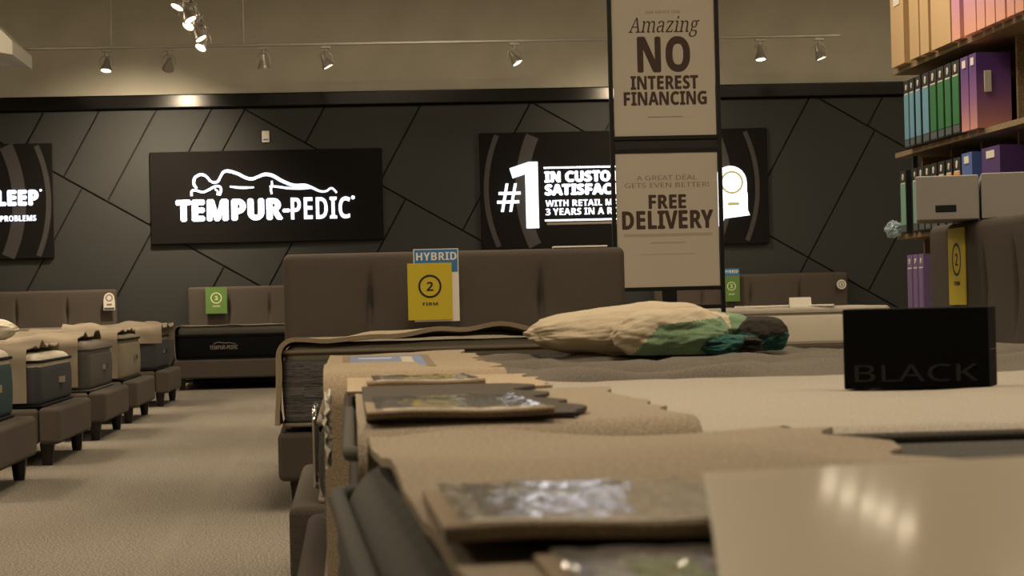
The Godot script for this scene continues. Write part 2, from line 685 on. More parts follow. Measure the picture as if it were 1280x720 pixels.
# o: top, side, piping materials; quilt(p) -> lift of the top panel; handles; label
func mattress(at, turn, w, l, h, label, o):
	var t = thing("mattress", label, "mattress", at, turn, o.get("group", ""))
	var zc = -l * 0.5
	var hs = h - o.get("cap", 0.05)
	var st = begin()
	var rib = o.get("rib", false)
	rb(st, Vector3(0, hs * 0.5, zc), Vector3(w, hs, l), 0.045, 4, Vector3i(120 if rib else 12, 16 if rib else 3, 12), func(p, n):
		if absf(n.y) > 0.5:
			return Vector3.ZERO
		if rib:                                        # stacked rolls of the knitted border
			return n * (0.010 * absf(sin(p.y / hs * PI * 3.0)) + 0.002 * absf(sin(p.x * 45.0)))
		return n * (0.008 * cos(p.y / hs * PI)))
	done(st, "border", o.side, t)
	st = begin()
	var q = o.get("quilt")
	rb(st, Vector3(0, h - 0.05, zc), Vector3(w - 0.006, 0.10, l - 0.006), 0.045, 4, Vector3i(o.get("nx", 30), 1, o.get("nz", 40)), func(p, n):
		if n.y < 0.3 or q == null:
			return Vector3.ZERO
		var e = clampf((minf(w * 0.5 - absf(p.x), l * 0.5 - absf(p.z))) / 0.05, 0.0, 1.0)
		return Vector3(0, q.call(p) * e, 0))
	done(st, "top_panel", o.top, t)
	for y in ([hs + 0.002, 0.014] if o.get("pipes", true) else []):
		st = begin()
		var loop = []
		var r = 0.045
		var e = 0.0035
		for c in [[1, 1], [-1, 1], [-1, -1], [1, -1]]:
			for i in 7:
				var a = atan2(c[1], c[0]) - PI / 4 + PI / 2 * i / 6.0
				loop.append(Vector3(c[0] * (w * 0.5 + e - r) + cos(a) * r, y, zc + c[1] * (l * 0.5 + e - r) + sin(a) * r))
		tube(st, loop, 0.0075, 6, true)
		done(st, "piping", o.get("pipe", M.piping), t)
	for hx in o.get("handles", []):
		st = begin()
		var pts = []
		for i in 9:
			var s = i / 8.0
			pts.append(Vector3(hx + (s - 0.5) * 0.16, hs * 0.55 + 0.0 * s, 0.004 + 0.022 * sin(PI * s)))
		var pp = pts
		sheet(st, 8, 2, 0.004, func(u, v):
			var k = pp[int(round(u * 8))]
			return k + Vector3(0, (v - 0.5) * 0.03, 0))
		done(st, "handle", o.get("handle", M.piping_dark), t)
	for bxs in o.get("bands", []):
		st = begin()
		rb(st, Vector3(bxs[0], hs * 0.5, zc), Vector3(bxs[1], hs - 0.03, l + 0.012), 0.02, 2)
		done(st, "border_band", bxs[2], t)
	return t

# a cloth band laid over the foot end of a mattress and hanging down both sides; bed axes
func foot_throw(at, turn, w, top, z0, z1, drop_l, drop_r, mat, label, amp, seed_, o = {}):
	var t = thing(o.get("called", "foot_throw"), label, "throw", at, turn, o.get("group", ""))
	var nz = FastNoiseLite.new()
	nz.seed = seed_
	nz.frequency = 1.0
	nz.fractal_octaves = 1
	var path = []                                       # (x, y, nx, ny) across the bed
	var hw = w * 0.5 + 0.012
	var r = 0.05
	var y1 = top + 0.006
	var steps = 46
	if drop_l > 0:
		for i in 10:
			path.append([-hw, y1 - r - drop_l * (1.0 - i / 10.0), -1.0, 0.0])
		for i in 8:
			var a = PI - PI / 2 * i / 8.0
			path.append([-hw + r + cos(a) * r, y1 - r + sin(a) * r, cos(a), sin(a)])
	var xa = -hw + r if drop_l > 0 else o.get("x0", -hw + 0.02)
	var xb = hw - r if drop_r > 0 else o.get("x1", hw - 0.02)
	for i in steps + 1:
		path.append([lerpf(xa, xb, float(i) / steps), y1, 0.0, 1.0])
	if drop_r > 0:
		for i in range(1, 9):
			var a = PI / 2 - PI / 2 * i / 8.0
			path.append([hw - r + cos(a) * r, y1 - r + sin(a) * r, cos(a), sin(a)])
		for i in range(1, 11):
			path.append([hw, y1 - r - drop_r * i / 10.0, 1.0, 0.0])
	var n = path.size() - 1
	var humps = o.get("humps", [])
	var jag = o.get("jag", 0.012)
	var st = begin()
	sheet(st, n, o.get("nv", 22), o.get("thick", 0.006), func(u, v):
		var p = path[int(round(u * n))]
		var z = lerpf(z0, z1, v)
		if v > 0.001:
			z += jag * nz.get_noise_2d(p[0] * 6.0 + p[1] * 6.0, 7.7) * v * 2.0
		var lift = amp * maxf(0.0, nz.get_noise_3d(p[0] * 3.2, p[1] * 3.2, z * 3.2) + 0.25) * 1.6
		lift += amp * 0.5 * absf(nz.get_noise_3d(p[0] * 4.5, p[1] * 4.0, z * 5.0))
		for hpx in humps:
			var d = (p[0] - hpx[0]) / hpx[1]
			lift += hpx[2] * exp(-d * d) * (1.0 if p[3] > 0.9 else 0.0) * exp(-pow((z - hpx[3]) / hpx[4], 2.0))
		return Vector3(p[0] + p[2] * lift, p[1] + p[3] * lift, z))
	done(st, "cloth", mat, t)
	return t

# a vinyl pocket with an info card, sewn on a throw: its near end stands a little off the cloth
func pocket(at, turn, w, l, label, art, trim, raise = 0.016, group = "info pockets on the foot throws"):
	var t = thing("info_pocket", label, "card pocket", at, turn, group)
	var f = func(u, v):
		var y = 0.003 + (raise * pow(1.0 - v, 1.6) if raise > 0.0 else -raise * v) + 0.001 * sin(u * 7.0 + v * 3.0) * (1.0 - v)
		return Vector3((u - 0.5) * w, y, -v * l)
	var st = begin()
	sheet(st, 16, 16, 0.003, f)
	done(st, "fabric_backing", trim, t)
	st = begin()
	var lip = []
	for i in 13:
		lip.append(f.call(i / 12.0, 0.0) + Vector3(0, 0, 0.002))
	tube(st, lip, 0.0038, 8)
	done(st, "rolled_hem", trim, t)
	st = begin()                                        # the printed card
	var ft = func(u, v):
		var p = f.call(0.09 + 0.82 * u, 0.10 + 0.80 * v)
		return p + Vector3(0, 0.0022, 0)
	var nu = 10
	for i in nu:
		for j in nu:
			var q = []
			var uv = []
			for e in [[i, j], [i + 1, j], [i + 1, j + 1], [i, j + 1]]:
				q.append(ft.call(float(e[0]) / nu, float(e[1]) / nu))
				uv.append(Vector2(float(e[0]) / nu, 1.0 - float(e[1]) / nu))
			tri(st, q[0], q[1], q[2], Vector3.UP, Vector3.UP, Vector3.UP, uv[0], uv[1], uv[2])
			tri(st, q[0], q[2], q[3], Vector3.UP, Vector3.UP, Vector3.UP, uv[0], uv[2], uv[3])
	done(st, "printed_card", art, t)
	if raise < 0.0:                                     # a bare card without a window
		return t
	st = begin()
	var nn = FastNoiseLite.new()
	nn.seed = 5
	nn.frequency = 1.0
	sheet(st, 40, 40, 0.0008, func(u, v):
		var p = f.call(0.05 + 0.90 * u, 0.05 + 0.90 * v)
		return p + Vector3(0, 0.0045 + 0.0006 * nn.get_noise_2d(u * 12.0, v * 9.0) + 0.001 * nn.get_noise_2d(u * 5.0, v * 3.0), 0))
	done(st, "vinyl_window", M.vinyl, t)
	return t

# print for a card: coloured blocks and rows of grey type
func card_art(base, blocks, seed_):
	var im = Image.create(128, 192, false, Image.FORMAT_RGB8)
	im.fill(base)
	var rng = RandomNumberGenerator.new()
	rng.seed = seed_
	for y in range(16, 180, 9):
		var x = 10
		while x < 112:
			var wv = rng.randi_range(4, 14)
			im.fill_rect(Rect2i(x, y, mini(wv, 116 - x), 3), base.lerp(Color(0.2, 0.2, 0.22), 0.55))
			x += wv + 3
	for b in blocks:
		im.fill_rect(b[0], b[1])
	var m = plain(Color(1, 1, 1), 0.6)
	m.albedo_texture = ImageTexture.create_from_image(im)
	return m

# a stiff card hung on a headboard; axes of the card: +z is its face
func comfort_card(at, turn, w, h, mat, ink, digit, word, label):
	var t = thing("comfort_card", label, "sign card", at, turn, "comfort cards hung on headboards")
	var st = begin()
	bx(st, Vector3(0, 0, 0), Vector3(w, h, 0.004))
	done(st, "sheet", mat, t)
	st = begin()
	arc(st, Vector2(0, h * 0.09), w * 0.24, w * 0.045, 0, TAU, 0.002, 0.0028, 36)
	done(st, "ring", ink, t)
	words(t, "digit", digit, Vector3(0, h * 0.09, 0.0024), w * 0.15, h * 0.16, 0.0008, ink)
	words(t, "word", word, Vector3(0, -h * 0.22, 0.0024), w * 0.34, h * 0.055, 0.0008, ink)
	return t

# ------------------------------------------------------------------ the back wall's slanted panels
func wall_panels(wall):
	var parts = []
	var slope = -0.5865
	var line_x = func(k, y): return -3.78 + 2.87 * k + (y - 2.64) / slope
	var cuts = {-3: [-2.6, -0.9], -2: [-2.4, -1.5, 0.1, 1.4], -1: [-3.15, -2.17, -1.25, -0.35, 0.75, 1.7, 2.6, 3.9], 0: [-2.95, -2.41, -1.85, -1.31, -0.98, 0.2, 1.1, 2.2, 3.1, 4.1],
		1: [-0.2, 0.75, 1.84, 2.5, 3.3, 4.4, 5.5], 2: [2.75, 3.6, 4.65, 5.5, 6.3], 3: [5.4, 6.1], 4: []}
	for k in range(-3, 5):
		var band = PackedVector2Array([Vector2(line_x.call(k, -0.5), -0.5), Vector2(line_x.call(k + 1, -0.5), -0.5), Vector2(line_x.call(k + 1, 3.0), 3.0), Vector2(line_x.call(k, 3.0), 3.0)])
		var room = PackedVector2Array([Vector2(-6.9, 0.02), Vector2(6.9, 0.02), Vector2(6.9, 2.70), Vector2(-6.9, 2.70)])
		for piece in Geometry2D.intersect_polygons(band, room):
			var todo = [piece]
			for x in cuts[k]:
				var next = []
				var ex = Vector2(1.0, 1.78).normalized() * 9.0
				var p0 = Vector2(x, 2.7)
				var right = PackedVector2Array([p0 - ex, p0 - ex + Vector2(30, 0), p0 + ex + Vector2(30, 0), p0 + ex])
				for q in todo:
					next.append_array(Geometry2D.intersect_polygons(q, right))
					next.append_array(Geometry2D.clip_polygons(q, right))
				todo = next
			parts.append_array(todo)
	for q in parts:
		for z in Geometry2D.offset_polygon(q, -0.008):
			var st = begin()
			prism(st, z, 0.0, 0.02)
			done(st, "wall_panel", M.panel, wall, Vector3(0, 0, -23.03))

# ------------------------------------------------------------------ shelf goods
func spine_box(d0, d1, y, h, depth, body, face, label, style, group):
	# stands on a shelf board at x = 2.5 with its spine towards the aisle (-x)
	var wd = d0 - d1 - 0.006
	var t = thing("bedding_box", label, "box", Vector3(2.50, y, -(d0 + d1) * 0.5), 0.0, group)
	var st = begin()
	bx(st, Vector3(depth * 0.5, h * 0.5, 0), Vector3(depth, h, wd))
	done(st, "carton", body, t)
	if style == "banded":
		st = begin()
		bx(st, Vector3(-0.001, h * 0.46, 0), Vector3(0.003, h * 0.66, wd * 0.86))
		done(st, "spine_label", face, t)
		st = begin()
		bx(st, Vector3(-0.001, h * 0.07, 0), Vector3(0.003, h * 0.10, wd * 0.86))
		done(st, "bottom_label", M.grey_label, t)
		st = begin()
		bx(st, Vector3(-0.001, h * 0.80, 0), Vector3(0.003, h * 0.018, wd * 0.7))
		done(st, "title_line", M.white_paper, t)
		st = begin()
		arc(st, Vector2(0, h * 0.90), wd * 0.10, wd * 0.09, 0, TAU, 0.0, 0.003, 14, 0.8)
		done(st, "emblem", M.white_paper, t, Vector3.ZERO, Vector3(0, -PI / 2, 0))
	elif style == "sticker":
		st = begin()
		bx(st, Vector3(-0.001, h * 0.90, 0), Vector3(0.003, h * 0.10, wd * 0.45))
		done(st, "sticker", M.white_paper, t)
	return t

func _ready():
	make_materials()
	# ---------------- camera, environment, exposure
	var cam = Camera3D.new()
	cam.name = "camera"
	add_child(cam)
	cam.position = Vector3(0, 0.70, 0)
	cam.basis = Basis(Vector3.UP, -atan(203.0 / 2900.0)) * Basis(Vector3.RIGHT, atan(20.0 / 2900.0)) * Basis(Vector3.BACK, -0.0245)
	cam.near = 0.05
	cam.far = 100.0
	var at_ = CameraAttributesPhysical.new()
	at_.frustum_focal_length = 96.667
	at_.exposure_aperture = 26.0
	at_.frustum_focus_distance = 9.0
	cam.attributes = at_
	cam.fov = rad_to_deg(2.0 * atan(360.0 / 2900.0))
	cam.current = true
	var env = Environment.new()
	env.background_mode = Environment.BG_COLOR
	env.background_color = Color(0, 0, 0)
	env.tonemap_mode = Environment.TONE_MAPPER_LINEAR
	env.tonemap_exposure = 1.0
	env.sdfgi_enabled = true
	env.ssao_enabled = true
	env.ssil_enabled = true
	var we = WorldEnvironment.new()
	we.environment = env
	add_child(we)

	# ---------------- unseen ceiling panels, added as fill for the soft general light
	for p in [[-4.2, 3.0], [0.4, 3.0], [4.4, 3.0], [-4.2, 8.5], [0.4, 8.5], [4.4, 8.5], [-4.2, 14.0], [0.4, 14.0], [5.6, 14.0], [-4.2, 19.0], [0.9, 19.0], [6.0, 19.0]]:
		var t = thing("added_light_panel", "unseen square fill light panel added in the beige ceiling over the beds", "ceiling light", Vector3(p[0], 4.2, -p[1]), 0.0, "added fill light panels")
		var st = begin()
		for s in [-1, 1]:
			bx(st, Vector3(s * 0.59, -0.02, 0), Vector3(0.04, 0.04, 1.22))
			bx(st, Vector3(0, -0.02, s * 0.59), Vector3(1.14, 0.04, 0.04))
		done(st, "frame", M.white_plastic, t)
		st = begin()
		bx(st, Vector3(0, -0.012, 0), Vector3(1.14, 0.008, 1.14))
		done(st, "light_diffuser", M.fill_panel_glow, t)
		var l = AreaLight3D.new()
		l.name = "fill_light"
		t.add_child(l)
		l.area_size = Vector2(1.1, 1.1)
		l.light_color = Color(1.0, 0.92, 0.80)
		l.light_energy = 7.0
		l.area_range = 40.0
		l.shadow_enabled = true
		l.position = Vector3(0, -0.03, 0)
		l.rotation = Vector3(-PI / 2, 0, 0)

	# ---------------- the room
	structure("floor", bx(begin(), Vector3(0, -0.1, -9.5), Vector3(15, 0.2, 28)), M.carpet)
	structure("ceiling", bx(begin(), Vector3(0, 4.3, -9.5), Vector3(15, 0.2, 28)), M.ceiling)
	structure("wall_left", bx(begin(), Vector3(-7.1, 2.1, -9.5), Vector3(0.2, 4.2, 28)), M.paint)
	structure("wall_right", bx(begin(), Vector3(7.1, 2.1, -9.5), Vector3(0.2, 4.2, 28)), M.paint)
	structure("wall_front", bx(begin(), Vector3(0, 2.1, 4.1), Vector3(14, 4.2, 0.2)), M.paint)
	var wall = structure("wall_back", bx(begin(), Vector3(0, 2.1, -23.15), Vector3(14, 4.2, 0.2)), M.paint)
	done(bx(begin(), Vector3(0, 1.36, -23.04), Vector3(13.9, 2.70, 0.02)), "backing_board", M.groove, wall)
	wall_panels(wall)
	structure("trim_1", rb(begin(), Vector3(0, 2.772, -22.99), Vector3(13.9, 0.135, 0.11), 0.012, 2), M.fascia)

	# ---------------- lit signs on the back wall
	var sg = thing("lit_sign", "dark wall sign with a lit white outline of a lying sleeper over lettering", "sign", Vector3(0, 0, -22.98))
	done(rb(begin(), Vector3(-0.789, 1.822, -0.0), Vector3(2.28, 0.905, 0.055), 0.006, 1), "sign_board", M.board, sg)
	words(sg, "lettering", "TEMPUR", Vector3(-1.16, 1.693, 0.038), 1.05, 0.215, 0.022, M.lit_white, "bold heavy")
	words(sg, "lettering", "-", Vector3(-0.603, 1.675, 0.038), 0.075, 0.035, 0.022, M.lit_white, "bold heavy")
	words(sg, "lettering", "PEDIC", Vector3(-0.265, 1.693, 0.038), 0.585, 0.215, 0.022, M.lit_white, "bold")
	done(arc(begin(), Vector2(0.055, 1.79), 0.012, 0.014, 0, TAU, 0.028, 0.05, 16), "trademark_dot", M.lit_white, sg)
	var fig = begin()
	for s in [[Vector3(-1.337, 1.977, 0.022), Vector3(-1.386, 2.033, 0.024), Vector3(-1.441, 2.044, 0.026), Vector3(-1.491, 2.012, 0.026), Vector3(-1.500, 1.952, 0.026), Vector3(-1.472, 1.911, 0.022)],
		[Vector3(-1.359, 2.001, 0.015), Vector3(-1.314, 1.967, 0.022), Vector3(-1.267, 1.975, 0.024), Vector3(-1.239, 2.021, 0.022), Vector3(-1.210, 2.065, 0.026), Vector3(-1.164, 2.075, 0.030), Vector3(-1.081, 2.051, 0.030), Vector3(-0.990, 2.005, 0.030), Vector3(-0.931, 1.993, 0.030), Vector3(-0.870, 2.014, 0.028), Vector3(-0.804, 2.035, 0.032), Vector3(-0.731, 2.022, 0.034), Vector3(-0.639, 1.968, 0.032), Vector3(-0.529, 1.923, 0.030), Vector3(-0.418, 1.920, 0.030), Vector3(-0.354, 1.899, 0.026), Vector3(-0.271, 1.860, 0.022), Vector3(-0.207, 1.858, 0.019), Vector3(-0.159, 1.887, 0.019), Vector3(-0.123, 1.864, 0.019), Vector3(-0.105, 1.839, 0.019)],
		[Vector3(-1.525, 1.838, 0.022), Vector3(-1.524, 1.882, 0.022), Vector3(-1.490, 1.893, 0.022), Vector3(-1.417, 1.873, 0.022), Vector3(-1.352, 1.897, 0.024), Vector3(-1.296, 1.926, 0.022), Vector3(-1.250, 1.925, 0.022), Vector3(-1.236, 1.887, 0.022), Vector3(-1.256, 1.840, 0.026)],
		[Vector3(-1.297, 1.900, 0.015), Vector3(-1.270, 1.877, 0.015), Vector3(-1.274, 1.840, 0.019)],
		[Vector3(-1.149, 1.923, 0.015), Vector3(-1.066, 1.910, 0.022), Vector3(-0.983, 1.908, 0.021), Vector3(-0.915, 1.910, 0.013)],
		[Vector3(-0.739, 1.970, 0.015), Vector3(-0.737, 1.927, 0.022), Vector3(-0.749, 1.890, 0.022), Vector3(-0.742, 1.840, 0.019)],
		[Vector3(-0.763, 1.915, 0.015), Vector3(-0.696, 1.913, 0.021), Vector3(-0.586, 1.896, 0.022), Vector3(-0.456, 1.890, 0.024), Vector3(-0.354, 1.895, 0.019)]]:
		stroke(fig, s, 0.028, 0.048)
	done(fig, "sleeper_outline", M.lit_white, sg)

	sg = thing("lit_sign", "dark wall sign with grey arcs, a lit number one and white lettering", "sign", Vector3(0, 0, -22.98))
	done(rb(begin(), Vector3(2.758, 1.822, 0), Vector3(2.88, 1.155, 0.055), 0.006, 1), "sign_board", M.board, sg)
	for a in [[Vector2(2.76, 1.822), 1.385, 0.05, 2.73, 3.55], [Vector2(3.05, 1.822), 1.32, 0.13, 2.72, 3.57], [Vector2(2.76, 1.822), 1.33, 0.045, -0.42, 0.42], [Vector2(2.50, 1.822), 1.28, 0.11, -0.43, 0.43]]:
		done(arc(begin(), a[0], a[1], a[2], a[3], a[4], 0.027, 0.031, 28), "arc", M.board_arc, sg)
	words(sg, "lettering", "#", Vector3(1.597, 1.755, 0.038), 0.235, 0.28, 0.022, M.lit_white, "")
	var one = PackedVector2Array([Vector2(1.765, 1.447), Vector2(1.89, 1.447), Vector2(1.89, 2.105), Vector2(1.80, 2.105), Vector2(1.61, 2.045), Vector2(1.64, 1.945), Vector2(1.765, 1.985)])
	done(prism(begin(), one, 0.027, 0.05), "numeral", M.lit_white, sg)
	for y in [2.043, 1.520]:
		done(bx(begin(), Vector3(2.53, y, 0.034), Vector3(1.16, 0.017, 0.014)), "rule", M.lit_white, sg)
	words(sg, "lettering", "IN CUSTOMER", Vector3(2.44, 1.952, 0.038), 0.97, 0.112, 0.018, M.lit_white, "bold heavy")
	words(sg, "lettering", "SATISFACTION", Vector3(2.475, 1.823, 0.038), 1.04, 0.112, 0.018, M.lit_white, "bold heavy")
	words(sg, "lettering", "WITH RETAIL MATTRESSES", Vector3(2.53, 1.69, 0.036), 1.14, 0.062, 0.016, M.lit_white, "bold")
	words(sg, "lettering", "3 YEARS IN A ROW", Vector3(2.375, 1.605, 0.036), 0.83, 0.066, 0.016, M.lit_white, "bold")
	done(bx(begin(), Vector3(2.5, 1.487, 0.031), Vector3(1.06, 0.024, 0.006)), "fine_print", M.ink_soft, sg)
	var medal = PackedVector2Array()
	for i in 13:
		var a = PI * i / 12.0
		medal.append(Vector2(3.815 + cos(a) * 0.165, 1.86 + sin(a) * 0.165))
	medal.append_array(PackedVector2Array([Vector2(3.65, 1.43), Vector2(3.72, 1.42), Vector2(3.745, 1.50), Vector2(4.005, 1.53), Vector2(3.985, 1.58), Vector2(3.985, 1.76), Vector2(3.98, 1.76)]))
	done(prism(begin(), medal, 0.027, 0.045), "award_shape", M.lit_white, sg)
	done(arc(begin(), Vector2(3.83, 1.86), 0.105, 0.02, 0, TAU, 0.045, 0.049, 32), "award_ring", M.lit_gold, sg)
	done(bx(begin(), Vector3(3.84, 1.645, 0.047), Vector3(0.115, 0.03, 0.005)), "award_bar", M.lit_gold, sg)

	sg = thing("lit_sign", "dark wall sign with curved grey arcs, cropped lettering ending in EEP", "sign", Vector3(0, 0, -22.98))
	done(rb(begin(), Vector3(-4.317, 1.822, 0), Vector3(2.88, 1.125, 0.055), 0.006, 1), "sign_board", M.board, sg)
	for a in [[Vector2(-4.30, 1.822), 1.385, 0.05, -0.40, 0.40], [Vector2(-4.50, 1.822), 1.30, 0.13, -0.43, 0.43], [Vector2(-4.30, 1.822), 1.36, 0.05, 2.74, 3.54]]:
		done(arc(begin(), a[0], a[1], a[2], a[3], a[4], 0.027, 0.031, 28), "arc", M.board_arc, sg)
	words(sg, "lettering", "SLEEP", Vector3(-3.262, 1.855, 0.038), 0.50, 0.155, 0.02, M.lit_white, "bold heavy")
	words(sg, "lettering", "PROBLEMS", Vector3(-3.213, 1.655, 0.036), 0.345, 0.055, 0.016, M.lit_white, "bold")
	done(arc(begin(), Vector2(-2.99, 1.925), 0.008, 0.008, 0, TAU, 0.027, 0.04, 12), "trademark_dot", M.lit_white, sg)

	sg = thing("wall_sensor", "small white rectangular sensor box on the dark panelled wall", "sensor", Vector3(-0.79, 2.41, -23.01))
	done(rb(begin(), Vector3(0, 0, 0.015), Vector3(0.075, 0.115, 0.03), 0.008, 2), "housing", M.white_plastic, sg)
	done(bx(begin(), Vector3(0, -0.03, 0.031), Vector3(0.05, 0.012, 0.004)), "vent", M.grey_label, sg)

	# ---------------- track lights
	rail(Vector3(0.85, 3.145, -21.5), Vector3(7.6, 0.025, 0.035), "long silver light track hung before the dark panelled wall")
	rail(Vector3(-1.19, 3.145, -10.2), Vector3(0.035, 0.025, 20.0), "silver light track hung lengthwise over the carpeted aisle")
	rail(Vector3(2.05, 3.145, -6.0), Vector3(0.035, 0.025, 10.6), "silver light track hung over the beds with the black block")
	rail(Vector3(-2.9, 3.145, -12.5), Vector3(0.035, 0.025, 13.0), "silver light track hung over the row of footed beds")
	for x in [-2.13, -0.92, 2.75]:
		var st = begin()
		tube(st, [Vector3(0, 0, 0), Vector3(0, 1.03, 0)], 0.006, 8)
		tag(done(st, numbered("track_hanger"), M.silver, self, Vector3(x, 3.157, -21.5)), "thin rod that hangs the light track before the panelled wall", "hanger rod", "track hanger rods")
	var back = [
		[-2.177, Vector3(-0.1, -1.0, 0.30), 2.5, 36.0, "silver spotlight above the brightly washed stretch of panelled wall, lens aglow"],
		[-1.609, Vector3(-0.30, -1.05, -1.0), 9.0, 56.0, "silver spotlight turned to the panelled wall and showing its round back"],
		[-0.744, Vector3(0.0, -1.0, -0.10), 2.0, 34.0, "silver spotlight pointing straight down above the wall sensor"],
		[-0.17, Vector3(0.5, -1.0, 0.05), 2.0, 34.0, "silver spotlight tilted sideways above the sign's thin lettering"],
		[1.581, Vector3(0.6, -1.0, 0.25), 2.0, 34.0, "silver spotlight tilted sideways above the large lit numeral one"],
		[3.889, Vector3(0.05, -1.0, 0.22), 2.5, 36.0, "silver spotlight pointing down next to the poster stand"],
		[4.45, Vector3(0.35, -1.0, 0.1), 2.0, 34.0, "silver spotlight at the track end next to the shelving"]]
	for b in back:
		track_head(Vector3(b[0], 3.132, -21.5), b[1], b[4], b[2], b[3])
	track_head(Vector3(2.80, 3.132, -21.5), Vector3(0.05, -1.0, -1.0), "silver spotlight facing the panelled wall behind the poster stand", 3.0, 58.0)
	for b in [[17.15, Vector3(-0.5, -1, 0.35)], [17.9, Vector3(0.5, -1, 0.3)], [18.35, Vector3(-0.6, -1, 0.75)], [19.15, Vector3(0.55, -1, 0.25)], [19.85, Vector3(-0.55, -1, 0.6)]]:
		track_head(Vector3(-1.19, 3.132, -b[0]), b[1], "bright spotlight in the cluster on the aisle light track", 3.0, 34.0)
	for i in 7:
		var d = 2.6 + 2.1 * i
		track_head(Vector3(-1.19, 3.132, -d), Vector3(0.45 if i % 2 == 0 else -0.45, -1, 0.1), "spotlight on the aisle light track over the carpet", 4.0, 36.0)
	for i in 5:
		var d = 1.6 + 1.45 * i
		track_head(Vector3(2.05, 3.132, -d), Vector3(-0.55 if i % 2 == 0 else -0.3, -1, 0.12), "spotlight on the track over the white-topped beds", 0.8, 36.0)
	for d in [9.15, 9.55, 9.9, 10.35, 10.8]:
		track_head(Vector3(2.05, 3.132, -d), Vector3(0.35, -1, 0.5), "spotlight in the cluster that lights the bedding boxes", 0.9, 40.0)
	for i in 5:
		var d = 8.2 + 2.3 * i
		track_head(Vector3(-2.9, 3.132, -d), Vector3(0.2, -1, 0.1), "spotlight on the track over the footed beds", 5.0, 36.0)
	var duct = begin()
	prism(duct, PackedVector2Array([Vector2(-3.9, 2.93), Vector2(-2.925, 2.915), Vector2(-2.76, 2.885), Vector2(-2.76, 3.0), Vector2(-2.92, 3.16), Vector2(-3.9, 4.19)]), 0.0, 1.2)
	tag(done(duct, "ceiling_duct", M.white_plastic, self, Vector3(0, 0, -20.8)), "white boxed duct end with a slanted top near the ceiling", "duct")

	build_beds()
	build_props()

# ------------------------------------------------------------------ beds of the showroom
var nq = FastNoiseLite.new()
func soft(p):
	return 0.010 * nq.get_noise_2d(p.x * 3.0, p.z * 3.0) + 0.006 * nq.get_noise_2d(p.x * 9.0 + 40.0, p.z * 9.0)
func soft_low(p):
	return soft(p) * 0.35
func ribs(p):
	return 0.004 * absf(sin(p.x * 45.0)) - 0.003
func waves(p):
	var a = p.x * 9.0 + 1.2 * sin(p.z * 2.2)
	return 0.032 * sin(p.x * 13.0 + 1.6 * sin(p.z * 10.0) + 1.2 * sin(p.z * 3.7)) - 0.022 + 0.012 * nq.get_noise_2d(p.x * 6.0, p.z * 6.0)
func tufts(p):
	return 0.010 * absf(sin(p.x * 14.0)) * absf(sin(p.z * 14.0)) - 0.005

